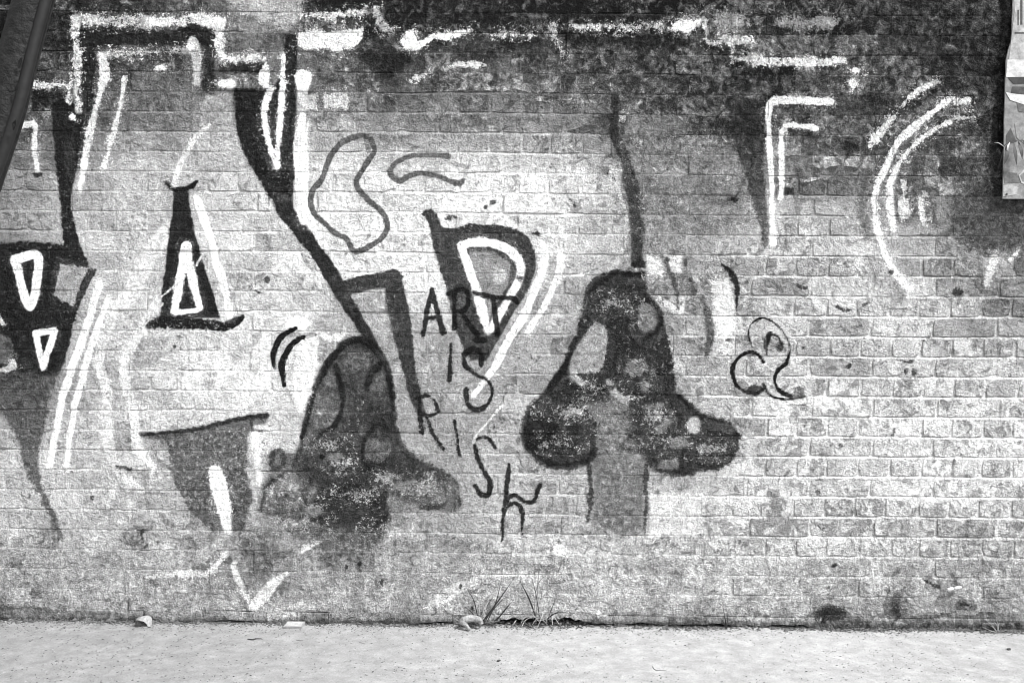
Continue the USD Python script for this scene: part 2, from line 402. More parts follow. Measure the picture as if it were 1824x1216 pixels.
def brick_mesh(c, i):
    a, b = joints[c][i] + 0.0034, joints[c][i + 1] - 0.0034
    z0, z1 = bed(c) + JT / 2, bed(c + 1) - JT / 2
    nx = 5 if b - a > 0.16 else 3
    if c == -1:
        nx *= 4
    us, vs = np.linspace(0, 1, nx + 1), np.array([0, 0.5, 1.0])
    U, V = np.meshgrid(us, vs)
    X, Z = a + U * (b - a), z0 + V * (z1 - z0)
    edge = (U == 0) | (U == 1) | (V == 0) | (V == 1)
    corner = ((U == 0) | (U == 1)) & ((V == 0) | (V == 1))
    pull = np.where(edge, np.abs(rng.normal(0.0012, 0.0018, U.shape)) + 0.005 * (rng.random(U.shape) < 0.05), 0) + np.where(corner, 0.0025, 0)
    X2 = X + np.where(U == 0, pull, np.where(U == 1, -pull, 0))
    Z2 = Z + np.where(V == 0, pull, np.where(V == 1, -pull, 0))
    if c == -1:
        Z2 = np.maximum(Z2, gap_top(X) + 0.012 * V)
    out = face_out(c, np.clip(X2, a, b), Z2)
    back = 0.0
    wx, wz = warp(X2, Z2)
    front = np.stack([wx, -out + back, wz], -1).reshape(-1, 3)
    n = len(vs) * len(us)
    idx = np.arange(n).reshape(len(vs), len(us))
    ring = np.concatenate([idx[0, :], idx[1:, -1], idx[-1, -2::-1], idx[-2:0:-1, 0]])
    wx, wz = warp(X + np.where(U == 0, -0.0025, np.where(U == 1, 0.0025, 0)), (np.maximum(Z, gap_top(X) + 0.012 * V) if c == -1 else Z) + np.where(V == 0, -0.0025, np.where(V == 1, 0.0025, 0)))
    rear = np.stack([wx, np.full(wx.shape, 0.016 + back), wz], -1).reshape(-1, 3)[ring]
    verts = np.concatenate([front, rear])
    f = [grid_faces(len(vs), len(us))]
    m_ = len(ring)
    k = np.arange(m_)
    k2 = (k + 1) % m_
    f.append(np.stack([ring[k2], ring[k], n + k], 1))
    f.append(np.stack([ring[k2], n + k, n + k2], 1))
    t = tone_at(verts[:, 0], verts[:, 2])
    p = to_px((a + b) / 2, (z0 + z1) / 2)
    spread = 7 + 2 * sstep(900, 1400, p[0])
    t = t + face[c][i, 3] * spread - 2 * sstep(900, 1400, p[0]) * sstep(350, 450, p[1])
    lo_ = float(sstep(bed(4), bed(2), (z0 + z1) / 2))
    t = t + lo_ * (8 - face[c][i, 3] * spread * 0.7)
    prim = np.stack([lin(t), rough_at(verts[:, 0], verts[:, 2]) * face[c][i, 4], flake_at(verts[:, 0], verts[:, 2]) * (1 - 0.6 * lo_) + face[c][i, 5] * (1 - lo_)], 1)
    return verts, np.concatenate(f), prim
singles, rest = [], []
for c in range(CMIN, CMAX + 1):
    for i in range(len(joints[c]) - 1):
        xm, zm = (joints[c][i] + joints[c][i + 1]) / 2, bed(c) + PITCH / 2
        p = to_px(xm, zm)
        inside = 1.0 * bool(-40 < p[0] < PW + 40 and -10 < p[1] < 1100)
        area = (joints[c][i + 1] - joints[c][i]) * (1 if inside else 0)
        # the larger faces first; among the headers those on the pale right side, where each is plain to see
        singles.append((-float(area > 0.16) * 10 - inside * (1 + p[0] / 4000 - abs(p[1] - 700) / 3000), c, i))
singles.sort()
chosen = {(c, i) for _, c, i in singles[:296]}
for c in range(CMIN, CMAX + 1):
    for i in range(len(joints[c]) - 1):
        v, f, pr = brick_mesh(c, i)
        if (c, i) in chosen:
            obj('brick', (v, f), WALL, wall, prim={'under': pr})
        else:
            rest.append((v, f, pr))
def joined(parts):
    o, V, F, P = 0, [], [], []
    for v, f, p in parts:
        V.append(v); F.append(f + o); P.append(p); o += len(v)
    return (np.concatenate(V), np.concatenate(F)), np.concatenate(P)
mm, pr = joined(rest)
obj('header_bricks', mm, WALL, wall, kind='stuff', prim={'under': pr})

# mortar: one bed with struck joints, a little behind the faces
zs, rec = [], []
for c in range(CMIN, CMAX + 2):
    b = bed(c)
    for dz, r in ((-JT / 2 - 0.010, 0.0030), (-JT / 2, 0.0004), (0.0, 0.0018), (JT / 2 - 0.0012, 0.0048), (JT / 2 + 0.006, 0.0050), (PITCH / 2, 0.0030)):
        zs.append(b + dz); rec.append(r)
order = np.argsort(zs)
zs, rec = np.array(zs)[order], np.array(rec)[order]
xs = np.arange(XMIN + 0.1, XMAX - 0.1, 0.018)
X, Z = np.meshgrid(xs, zs)
RC = np.repeat(rec[:, None], len(xs), 1)
wx, wz = warp(X, Z)
low = sstep(0.40, 0.15, Z)
flush = 1 - 0.45 * sstep(1350, 1150, to_px(X, Z)[..., 0])
yy = -swell(X, Z) + RC * flush * (1 - 0.5 * low) * (0.75 + 0.5 * n2(X, Z, 12, 71)) - 0.0007 * low
foot = Z < bed(0) - JT
wz = np.where(foot, np.maximum(wz, gap_top(X)), wz)
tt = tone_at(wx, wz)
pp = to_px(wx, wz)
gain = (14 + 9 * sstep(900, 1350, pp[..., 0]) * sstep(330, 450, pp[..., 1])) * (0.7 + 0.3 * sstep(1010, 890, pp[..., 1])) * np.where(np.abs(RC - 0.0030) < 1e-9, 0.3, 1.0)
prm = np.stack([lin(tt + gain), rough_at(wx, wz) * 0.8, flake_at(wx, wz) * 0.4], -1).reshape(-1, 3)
obj('mortar', (np.stack([wx, yy, wz], -1).reshape(-1, 3), grid_faces(len(zs), len(xs))), WALL, wall, prim={'under': prm})
core = trimesh.creation.box(bounds=[[XMIN + 0.12, 0.09, -0.25], [XMAX - 0.12, 0.34, bed(CMAX + 1)]])
obj('wall_core', core, plain('bare_brick_core', 70), wall)

# ------------------------------------------------------------------ paint on the wall: every figure is a thin film of its own that follows the brickwork
FX = 0.005
fxs = np.arange(-2.15, 2.15, FX)
rows, rowc, rowt = [], [], []
for c in range(CMIN, CMAX + 1):
    b = bed(c)
    for t, r in ((-0.5, 0.0), (0.0, 0.0015), (0.4, 0.0032)):
        rows.append(b + t * JT); rowc.append(c); rowt.append(r)
    for q in np.linspace(0, 1, 12):
        rows.append(b + JT / 2 + q * (PITCH - JT)); rowc.append(c); rowt.append(0.0)
rows, rowc, rowt = np.array(rows), np.array(rowc), np.array(rowt)
keep = np.concatenate([[True], np.diff(rows) > 1e-6])
rows, rowc, rowt = rows[keep], rowc[keep], rowt[keep]
PXg, PZg = np.meshgrid(fxs, rows)
OUT = np.zeros(PXg.shape)
for r in range(len(rows)):
    c = rowc[r] if rowt[r] > 0 or rows[r] > bed(rowc[r]) else max(rowc[r] - 1, CMIN)
    o = face_out(c, fxs, np.full(len(fxs), rows[r]))
    j = joints[c]
    near = np.abs(fxs[:, None] - j[None, :]).min(1) if rowt[r] == 0 and abs(rows[r] - bed(rowc[r])) > JT * 0.51 else np.full(len(fxs), 1.0)
    o = np.where(near < 0.0028, np.maximum(o - 0.0035, swell(fxs, np.full(len(fxs), rows[r])) - 0.0018), o)
    if abs(rows[r] - bed(c)) < JT * 0.52 or abs(rows[r] - bed(c + 1)) < JT * 0.52:
        o = np.maximum(o, swell(fxs, np.full(len(fxs), rows[r])) + 0.0002)
    if rowt[r] > 0:
        zr = np.full(len(fxs), rows[r])
        o = np.minimum(face_out(max(c - 1, CMIN), fxs, zr), face_out(c, fxs, zr)) - rowt[r]
        o = np.maximum(o, swell(fxs, zr) - 0.5 * rowt[r])
    OUT[r] = o
D = OUT.copy()
for sx in (-1, 0, 1):
    D = np.maximum(D, np.roll(OUT, sx, 1))
OUT = np.where((rowt > 0)[:, None], OUT, D)
lowz = sstep(0.40, 0.15, PZg)
OUT = np.maximum(OUT, swell(PXg, PZg) + 0.0008 * lowz - np.where((rowt > 0)[:, None], 0.0001 + 0.3 * rowt[:, None], 0.0005) * (1 - 0.5 * lowz))
WX, WZ = warp(PXg, PZg)
WZ = np.where(PZg < bed(0) - JT * 0.6, np.maximum(WZ, gap_top(PXg)), WZ)
PIX = to_px(WX, WZ)
IDX = np.zeros(PXg.shape)
BR, BF = np.ones(PXg.shape), np.zeros(PXg.shape)
CUR = np.zeros(PXg.shape)
for r in range(len(rows)):
    c = rowc[r] if rows[r] > bed(rowc[r]) else max(rowc[r] - 1, CMIN)
    bi = brick_index(c, fxs)
    IDX[r], BR[r], BF[r] = face[c][bi, 3], face[c][bi, 4], face[c][bi, 5]
    jn = np.abs(fxs[:, None] - joints[c][None, :]).min(1) < 0.0045
    IDX[r, jn] = 0.6
    if rowt[r] > 0:
        IDX[r] = 99
SPREAD = 7 + 2 * sstep(900, 1400, PIX[..., 0])
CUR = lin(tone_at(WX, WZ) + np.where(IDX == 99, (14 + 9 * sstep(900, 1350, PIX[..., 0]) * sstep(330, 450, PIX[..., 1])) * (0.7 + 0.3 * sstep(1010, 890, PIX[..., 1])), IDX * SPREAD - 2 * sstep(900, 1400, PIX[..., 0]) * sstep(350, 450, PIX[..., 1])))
JROW = np.repeat((rowt > 0)[:, None] * 1.0, len(fxs), 1)
RGH, FLK = rough_at(WX, WZ) * BR, flake_at(WX, WZ) + BF
wob = np.stack([(n2(WX, WZ, 7.0, 81) - 0.5) * 7, (n2(WX, WZ, 7.0, 82) - 0.5) * 7], -1)
PIXW = PIX + wob
fcell = np.arange(PXg.size).reshape(PXg.shape)

def spline(p, w, k=5):
    p = np.asarray(p, float)
    w = np.full(len(p), w, float) if np.ndim(w) == 0 else np.interp(np.linspace(0, 1, len(p)), np.linspace(0, 1, len(w)), w)
    if len(p) < 3:
        return p, w
    q = np.concatenate([[2 * p[0] - p[1]], p, [2 * p[-1] - p[-2]]])
    out, ow = [], []
    for i in range(1, len(q) - 2):
        t = np.linspace(0, 1, k, endpoint=False)[:, None]
        a, b, c, d = q[i - 1], q[i], q[i + 1], q[i + 2]
        out.append(0.5 * (2 * b + (c - a) * t + (2 * a - 5 * b + 4 * c - d) * t ** 2 + (3 * b - a - 3 * c + d) * t ** 3))
        ow.append(w[i - 1] + (w[i] - w[i - 1]) * t[:, 0])
    return np.concatenate(out + [p[-1:]]), np.concatenate(ow + [w[-1:]])
def sd_stroke(P, pts, w, smooth=True):
    p, w = spline(pts, w) if smooth else (np.asarray(pts, float), np.full(len(pts), w, float))
    d = np.full(P.shape[:-1], 1e9)
    for i in range(len(p) - 1):
        ab = p[i + 1] - p[i]
        t = np.clip(((P - p[i]) @ ab) / max(ab @ ab, 1e-9), 0, 1)
        q = P - (p[i] + t[..., None] * ab)
        d = np.minimum(d, np.hypot(q[..., 0], q[..., 1]) - (w[i] + (w[i + 1] - w[i]) * t) / 2)
    return d
def sd_poly(P, pts):
    p = np.asarray(pts, float)
    d = np.full(P.shape[:-1], 1e9)
    ins = np.zeros(P.shape[:-1], bool)
    for i in range(len(p)):
        a, b = p[i], p[(i + 1) % len(p)]
        ab = b - a
        t = np.clip(((P - a) @ ab) / max(ab @ ab, 1e-9), 0, 1)
        q = P - (a + t[..., None] * ab)
        d = np.minimum(d, np.hypot(q[..., 0], q[..., 1]))
        cross = (a[1] > P[..., 1]) != (b[1] > P[..., 1])
        xi = a[0] + (P[..., 1] - a[1]) / (b[1] - a[1] if b[1] != a[1] else 1e-9) * ab[0]
        ins ^= cross & (P[..., 0] < xi)
    return np.where(ins, -d, d)
def sd_ell(P, cx, cy, rx, ry):
    q = np.hypot((P[..., 0] - cx) / rx, (P[..., 1] - cy) / ry)
    return (q - 1) * min(rx, ry)
STACK = np.zeros(PXg.shape)
def film(name, label, tone, shapes, wear=0.15, soft=2.5, opac=1.0, parent=None):
    """shapes: ('s', points, width) stroke | ('l', points, width) straight stroke | ('c', points, width) closed stroke | ('p', points) filled | ('e', cx, cy, rx, ry)"""
    tone = tone - max(0.0, 24 * (1 - tone / 110.0))
    ext = []
    for s in shapes:
        if s[0] == 'e':
            ext += [(s[1] - s[3], s[2] - s[4]), (s[1] + s[3], s[2] + s[4])]
        else:
            e = np.max(s[2]) / 2 if s[0] in 'slc' else 0
            q = np.asarray(s[1], float)
            ext += [tuple(q.min(0) - e), tuple(q.max(0) + e)]
    ext = np.array(ext)
    lo, hi = ext.min(0) - 4 * soft - 10, ext.max(0) + 4 * soft + 10
    sel = (PIX[..., 0] > lo[0]) & (PIX[..., 0] < hi[0]) & (PIX[..., 1] > lo[1]) & (PIX[..., 1] < hi[1])
    rr, cc_ = np.where(sel.any(1))[0], np.where(sel.any(0))[0]
    if not len(rr) or not len(cc_):
        return None
    win = (slice(rr[0], rr[-1] + 1), slice(cc_[0], cc_[-1] + 1))
    P = PIXW[win]
    d = np.full(P.shape[:-1], 1e9)
    for s in shapes:
        if s[0] == 's':
            d = np.minimum(d, sd_stroke(P, s[1], s[2]))
        elif s[0] == 'l':
            d = np.minimum(d, sd_stroke(P, s[1], s[2], False))
        elif s[0] == 'c':
            d = np.minimum(d, sd_stroke(P, list(s[1]) + [s[1][0]], s[2]))
        elif s[0] == 'p':
            d = np.minimum(d, sd_poly(P, s[1]))
        else:
            d = np.minimum(d, sd_ell(P, *s[1:]))
    d = d + (n2(WX[win], WZ[win], 34.0, 83, 2) - 0.5) * 2.2 * soft ** 0.5 + (n2(WX[win], WZ[win], 14.0, 84, 3) - 0.5) * 26 * wear
    cov = np.maximum(sstep(soft, -soft, d), 0.34 * np.exp(-np.maximum(d, 0) / (1.6 * soft)) * (opac if wear < 0.4 else 0.5))
    lim = 0.05
    cell = (np.maximum.reduce([cov[:-1, :-1], cov[1:, :-1], cov[:-1, 1:], cov[1:, 1:]]) > lim)
    if not cell.any():
        return None
    ny, nx = cov.shape
    i = np.arange(ny * nx).reshape(ny, nx)
    q = np.stack([i[:-1, :-1], i[:-1, 1:], i[1:, 1:], i[1:, :-1]], -1)[cell]
    used, inv = np.unique(q, return_inverse=True)
    q = inv.reshape(q.shape)
    # coats lie on one another and feather out to nothing at their edges
    h = STACK[win]
    STACK[win] = np.where(cov > lim * 0.1, h + (np.maximum(h + 0.00012, 0.0011) - h) * sstep(0.0, 0.5, cov) + 0.00003, h)
    V = np.stack([WX[win].ravel()[used], -(OUT[win].ravel()[used]) - STACK[win].ravel()[used], WZ[win].ravel()[used]], -1)
    F = np.concatenate([q[:, [0, 1, 2]], q[:, [0, 2, 3]]])
    n = len(used)
    pr = np.stack([cov.ravel()[used], float(lin(tone)) * (1 + 0.35 * JROW[win].ravel()[used] * (tone < 150)), np.full(n, wear)], 1)
    un = np.stack([CUR[win].ravel()[used], RGH[win].ravel()[used], FLK[win].ravel()[used]], 1)
    al = opac * sstep(0.1, 0.9, cov) * (1 - 0.22 * wear)
    CUR[win] = CUR[win] * (1 - al) + float(lin(tone)) * al
    if name not in ('soot_stain', 'grey_shade', 'damp_stain', 'arc_shade'):
        FLK[win] = FLK[win] * (1 - al) - 0.6 * al
    RGH[win] = RGH[win] * (1 - al) + np.maximum(RGH[win] * (wear > 0.35), 0.5 + 0.5 * wear) * al
    pa = {'paint': pr, 'under': un, 'opac': np.full(n, opac)}
    # dabs that do not touch are parts of their own
    k = len(q)
    g = coo_matrix((np.ones(3 * k), (np.repeat(q[:, 0], 3), q[:, 1:].ravel())), shape=(n, n))
    nc, comp = connected_components(g, directed=False)
    size = np.bincount(comp[q[:, 0]], minlength=nc)
    first = None
    for ci in np.argsort(-size):
        if size[ci] < 8 and first is not None:
            continue
        on = comp == ci
        new = np.cumsum(on) - 1
        Fi = new[F[on[F[:, 0]]]]
        o = obj(name, (V[on], Fi), FILM, wall if parent is None else parent, smooth=True, label=label, prim={a: v_[on] for a, v_ in pa.items()})
        first = first or o
    return first

# --- soot, old paint and pale remains (lowest films)
film('soot_stain', 'broad band of black soot along the top of the wall', 48, [
    ('s', [(600, 30), (700, 20), (800, 25), (930, 40), (960, 15)], [20, 50, 44, 36, 26]),
    ('s', [(655, 70), (700, 78), (760, 92), (860, 88), (960, 88)], [40, 46, 34, 30, 20])], 0.75, 20, 0.5)
film('soot_stain', 'black round smear under the top soot band', 38, [('s', [(655, 100), (690, 118), (720, 105)], [26, 44, 26]), ('s', [(640, 62), (668, 60)], 22)], 0.25, 10, 0.8)
film('soot_stain', 'black soot streak below the white dashes at the top right of centre', 40, [
    ('s', [(1010, 72), (1100, 70), (1190, 72), (1250, 66)], [22, 28, 28, 24]), ('s', [(1245, 50), (1275, 85), (1300, 120), (1340, 130), (1480, 140)], [14, 20, 28, 22, 18]),
    ('s', [(900, 80), (960, 72)], 20)], 0.42, 11, 0.85)
film('soot_stain', 'dark mossy soot in the upper right corner of the wall', 56, [
    ('p', [(1545, -40), (1850, -40), (1800, 150), (1785, 330), (1735, 260), (1700, 210), (1640, 80), (1560, 30)])], 0.75, 36, 0.6)
film('soot_stain', 'dark soot field between the hooked white lines and the white arc', 66, [
    ('p', [(1300, 145), (1500, 140), (1640, 190), (1560, 262), (1400, 262), (1350, 240), (1300, 180)])], 0.75, 30, 0.5)
film('pale_patch', 'pale worn patch at the very top left of centre', 190, [('p', [(400, -10), (540, -10), (536, 30), (512, 60), (470, 40), (440, 28), (405, 8)])], 0.32, 12, 0.7)
film('pale_patch', 'soft grey-white patch right of the top centre', 165, [('e', 1300, 38, 32, 18), ('s', [(1385, 42), (1480, 40)], [12, 24])], 0.3, 12, 0.75)
film('pale_band', 'soft pale band fading beside the upper left letter', 180, [
    ('p', [(368, 165), (413, 165), (415, 210), (425, 260), (445, 310), (352, 300), (352, 240)]), ('p', [(200, 400), (205, 300), (215, 280), (245, 274), (272, 287), (280, 320), (285, 400)])], 0.12, 8, 0.6)
film('pale_band', 'wide soft white band sweeping left of the pointed dark letter', 212, [
    ('s', [(308, 405), (292, 421), (268, 452), (250, 484), (231, 526), (197, 552), (180, 600)], [24, 32, 32, 32, 32, 30, 22])], 0.14, 7, 0.9)
film('grey_shade', 'grey leaning shade between the soft white bands', 148, [
    ('p', [(250, 600), (302, 598), (292, 630), (275, 656), (228, 656)]), ('p', [(188, 640), (214, 636), (216, 690), (195, 692)]), ('p', [(205, 750), (232, 750), (238, 800), (208, 800)]),
    ('p', [(262, 785), (290, 788), (275, 820), (262, 812)])], 0.18, 6, 0.75)
film('pale_band', 'thin bent white band left of the dark table shape', 218, [
    ('s', [(284, 518), (279, 542), (263, 566), (242, 606), (224, 636), (222, 674), (229, 706), (238, 737), (240, 768), (250, 805), (272, 832)], [12, 16, 16, 17, 16, 15, 16, 17, 17, 17, 12])], 0.14, 4, 1)
film('pale_band', 'faint curved white band right of the two white bars', 212, [
    ('s', [(182, 610), (175, 650), (190, 690), (190, 760), (202, 820), (222, 850), (252, 872)], [18, 18, 18, 18, 18, 19, 12]), ('l', [(268, 838), (267, 872)], 4)], 0.18, 5, 0.9)
film('pale_band', 'pale narrow box outline low on the left of the wall', 205, [('l', [(212, 850), (190, 908), (190, 928), (232, 928), (232, 905)], 5), ('s', [(225, 868), (232, 905)], 5)], 0.22, 4, 0.7)
film('pale_band', 'faint tall pale strokes above the dark table shape', 222, [
    ('s', [(347, 610), (345, 650), (352, 690)], 12), ('s', [(402, 606), (388, 650), (380, 694)], 16), ('s', [(435, 604), (432, 690)], 14), ('s', [(470, 610), (462, 680)], 18)], 0.15, 6, 0.6)
film('grey_shade', 'small grey bricks of old paint among the faint pale strokes', 158, [('p', [(362, 662), (388, 660), (384, 694), (358, 694)]), ('p', [(418, 612), (455, 610), (450, 640), (414, 640)]), ('p', [(442, 645), (462, 645), (462, 658), (442, 658)])], 0.2, 5, 0.6)
film('grey_shade', 'grey shade under the long dark diagonal stroke', 148, [('p', [(565, 570), (600, 522), (625, 552), (650, 590), (668, 615), (600, 596), (562, 598)])], 0.16, 10, 0.65)
film('grey_shade', 'grey shade beside the dark angled stroke left of the centre', 150, [
    ('p', [(735, 560), (745, 600), (760, 650), (820, 690), (900, 640), (940, 600), (930, 560), (890, 600), (865, 640), (835, 640), (800, 590)])], 0.24, 14, 0.5)
film('dark_limb', 'faded dark vertical stroke above the spotted right mushroom', 54, [
    ('s', [(1095, 175), (1097, 205), (1093, 235), (1112, 279), (1122, 320), (1132, 360), (1134, 410), (1134, 470)], [18, 16, 18, 20, 26, 28, 26, 20])], 0.24, 5, 0.92)
film('grey_shade', 'mottled grey field right of the faded dark vertical stroke', 122, [('p', [(1140, 250), (1300, 250), (1330, 350), (1345, 400), (1250, 420), (1146, 445)])], 0.4, 20, 0.7)
film('pale_band', 'pale edge left of the faded dark vertical stroke', 205, [('s', [(1095, 322), (1118, 390), (1110, 440), (1094, 475)], [8, 6, 6, 14]), ('e', 1090, 310, 9, 12)], 0.26, 5, 0.7)
film('grey_shade', 'dark grey triangle of old paint under the corner of the board', 70, [('p', [(1690, 345), (1830, 345), (1830, 430), (1765, 458), (1722, 440), (1690, 412)])], 0.42, 12, 0.85)
film('grey_shade', 'grey wedge inside the lower end of the white arc', 140, [('p', [(1538, 462), (1582, 462), (1600, 500), (1616, 532), (1562, 522), (1550, 480)])], 0.25, 7, 0.7)
film('pale_band', 'short pale slanted stroke low right of the white arc', 215, [('s', [(1772, 462), (1758, 505)], [18, 12]), ('s', [(1815, 445), (1800, 462)], 8)], 0.25, 4, 0.8)
film('pale_band', 'faint white zigzag low on the left of the wall', 228, [
    ('s', [(262, 1028), (310, 1022), (340, 1021), (370, 1024)], [3, 8, 11, 9]), ('s', [(368, 1022), (384, 1008), (402, 986)], [9, 10, 6]), ('s', [(416, 1006), (426, 1030), (440, 1064)], [9, 12, 9]),
    ('s', [(455, 1076), (472, 1056), (490, 1036), (512, 1018)], [22, 24, 17, 7]), ('s', [(535, 982), (562, 962)], [8, 12])], 0.27, 4, 0.95)
film('pale_band', 'white patch fanning out behind the grass tuft', 226, [('p', [(752, 1081), (775, 1060), (805, 1040), (852, 1028), (852, 1046), (822, 1056), (800, 1070), (780, 1080)]), ('s', [(850, 1026), (920, 1022), (1005, 1021)], [5, 8, 6])], 0.24, 5, 0.8)
film('pale_blob', 'small white splash low right of the scratched h', 240, [('e', 998, 980, 12, 11)], 0.25, 4)
film('pale_blob', 'small pale splash low on the far left', 200, [('e', 26, 1018, 11, 8)], 0.25, 3, 0.8)
film('pale_patch', 'white worn bricks beside the stem of the right mushroom', 218, [('p', [(1155, 880), (1255, 880), (1252, 952), (1158, 955)])], 0.28, 6, 0.7)
film('pale_patch', 'two white worn bricks high beside the long white stroke', 222, [('p', [(530, 168), (567, 168), (566, 196), (530, 196)]), ('p', [(576, 170), (622, 170), (620, 196), (578, 194)])], 0.28, 5, 0.85)
film('drip_mark', 'soft grey drip low right of the flower outline', 112, [('p', [(1366, 872), (1386, 868), (1397, 900), (1392, 918), (1372, 916)])], 0.3, 5, 0.75)
film('pale_band', 'thin vertical white stroke below the flower outline', 230, [('s', [(1400, 748), (1398, 785)], 10)], 0.25, 4, 0.8)
film('damp_stain', 'dark damp hollow at the wall foot, the larger one', 36, [('p', [(1450, 1098), (1456, 1086), (1478, 1074), (1500, 1080), (1508, 1094), (1494, 1098), (1470, 1098), (1468, 1112), (1460, 1114)])], 0.4, 6, 0.85)
film('damp_stain', 'narrow dark damp mark at the wall foot', 60, [('s', [(1597, 1062), (1594, 1080), (1602, 1096)], [8, 14, 10])], 0.4, 6, 0.7)
film('damp_stain', 'dark grime behind the small dry tuft', 52, [('p', [(1735, 1118), (1748, 1104), (1775, 1104), (1815, 1106), (1815, 1118), (1770, 1124)])], 0.4, 7, 0.7)
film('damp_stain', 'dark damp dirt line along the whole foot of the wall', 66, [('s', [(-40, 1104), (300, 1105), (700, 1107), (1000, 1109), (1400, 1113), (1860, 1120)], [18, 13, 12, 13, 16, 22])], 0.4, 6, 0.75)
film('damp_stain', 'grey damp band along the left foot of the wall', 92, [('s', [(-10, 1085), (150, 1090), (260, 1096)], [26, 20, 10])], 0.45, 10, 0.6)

# --- dark angular letter at the left edge
LT = film('painted_letter', 'dark angular letter with white triangles at the left edge', 46, [
    ('p', [(-20, 432), (60, 430), (114, 437), (111, 410), (108, 374), (104, 340), (99, 300), (96, 260), (92, 225), (90, 190), (118, 172), (140, 190), (148, 215), (143, 260), (137, 300), (130, 340), (129, 374), (136, 410), (144, 440), (157, 465), (156, 474), (172, 480), (160, 505), (146, 535), (135, 560), (131, 582), (125, 602), (117, 640), (105, 668), (60, 672), (-20, 676)])], 0.2, 4)
film('lower_stroke', None, 76, [('p', [(-20, 660), (105, 664), (95, 700), (88, 735), (80, 763), (72, 800), (68, 836), (80, 870), (94, 905), (110, 945), (114, 962), (100, 950), (86, 918), (70, 880), (50, 850), (44, 830), (36, 800), (24, 770), (10, 745), (-20, 720)])], 0.26, 8, 0.9, LT)
film('grey_panel', None, 162, [('p', [(108, 471), (157, 477), (130, 544), (96, 526)])], 0.15, 3, 1, LT)
film('grey_panel', None, 92, [('e', 2, 622, 24, 26), ('p', [(-10, 698), (44, 699), (38, 716), (-10, 718)])], 0.12, 3, 1, LT)
film('pale_wedge', None, 190, [('p', [(-6, 545), (11, 580), (-6, 572)]), ('p', [(-6, 656), (14, 652), (24, 634), (32, 654), (12, 662), (-6, 664)])], 0.15, 2.5, 1, LT)
film('white_triangle', None, 246, [('c', [(26, 463), (68, 458), (53, 546)], 15)], 0.05, 2, 1, LT)
film('white_triangle', None, 246, [('l', [(64, 592), (97, 590), (78, 653), (64, 592)], 11)], 0.05, 2, 1, LT)
film('white_bar', 'long white bar leaning right, the left of a pair', 242, [('s', [(176, 505), (146, 604), (116, 697), (100, 765), (90, 828)], [13, 14, 13, 12, 11])], 0.12, 2.5)
film('white_bar', 'long white bar leaning right, the right of a pair', 242, [('s', [(193, 528), (166, 602), (141, 697), (126, 765), (119, 828)], [9, 12, 11, 10, 9])], 0.14, 2.5)

# --- worn angular outline, upper left
LZ = film('painted_letter', 'black angular letter outlined in worn white at the top left', 40, [
    ('l', [(148, 68), (250, 68), (372, 66)], 30), ('l', [(374, 66), (372, 155)], 22), ('l', [(158, 70), (155, 190)], 22), ('l', [(398, 122), (468, 122)], 20), ('p', [(58, 160), (116, 162), (118, 194), (56, 196)]),
    ('p', [(140, 180), (172, 180), (160, 240), (146, 300), (132, 300)])], 0.3, 6, 0.9)
film('white_outline', None, 226, [('l', [(135, 36), (137, 121), (139, 196)], 15)], 0.5, 4, 1, LZ)
film('white_outline', None, 220, [('l', [(152, 36), (262, 40)], 18)], 0.6, 5, 0.8, LZ)
film('white_outline', None, 238, [('l', [(268, 41), (302, 40)], 17), ('l', [(320, 40), (344, 34), (392, 40)], 17)], 0.42, 4, 1, LZ)
film('white_outline', None, 222, [('l', [(390, 55), (392, 88), (402, 104), (470, 104)], 14)], 0.45, 4, 1, LZ)
film('white_outline', None, 225, [('l', [(62, 153), (126, 152)], 11), ('l', [(124, 160), (124, 184)], 11)], 0.45, 3, 1, LZ)
film('white_outline', None, 215, [('l', [(178, 98), (250, 94), (345, 90)], 10)], 0.6, 5, 0.75, LZ)
film('white_outline', None, 238, [('s', [(181, 98), (186, 125), (183, 150), (177, 172), (163, 229), (155, 263), (149, 303), (142, 340)], [14, 18, 15, 12, 13, 12, 12, 9])], 0.3, 3, 1, LZ)
film('white_outline', None, 236, [('s', [(222, 140), (214, 181), (207, 224), (196, 260), (184, 298)], [7, 8, 10, 9, 8])], 0.34, 2.5, 1, LZ)
film('white_outline', None, 196, [('s', [(344, 74), (350, 100), (350, 148)], [18, 18, 12])], 0.12, 5, 1, LZ)
film('white_blob', None, 246, [('e', 338, 84, 7, 6), ('e', 287, 121, 9, 5), ('e', 129, 208, 8, 7)], 0.25, 2.5, 1, LZ)
film('white_blob', None, 244, [('e', 403, 149, 18, 7)], 0.25, 3, 1, LZ)
film('white_hook', 'small white hooked line beside the leaning dark post', 240, [('s', [(40, 224), (62, 221), (61, 252), (66, 302)], [11, 11, 9, 8])], 0.2, 2.5)
film('dark_smear', 'small dark smear under the white hooked line', 62, [('s', [(58, 308), (66, 311), (73, 310)], [5, 9, 5])], 0.12, 2)

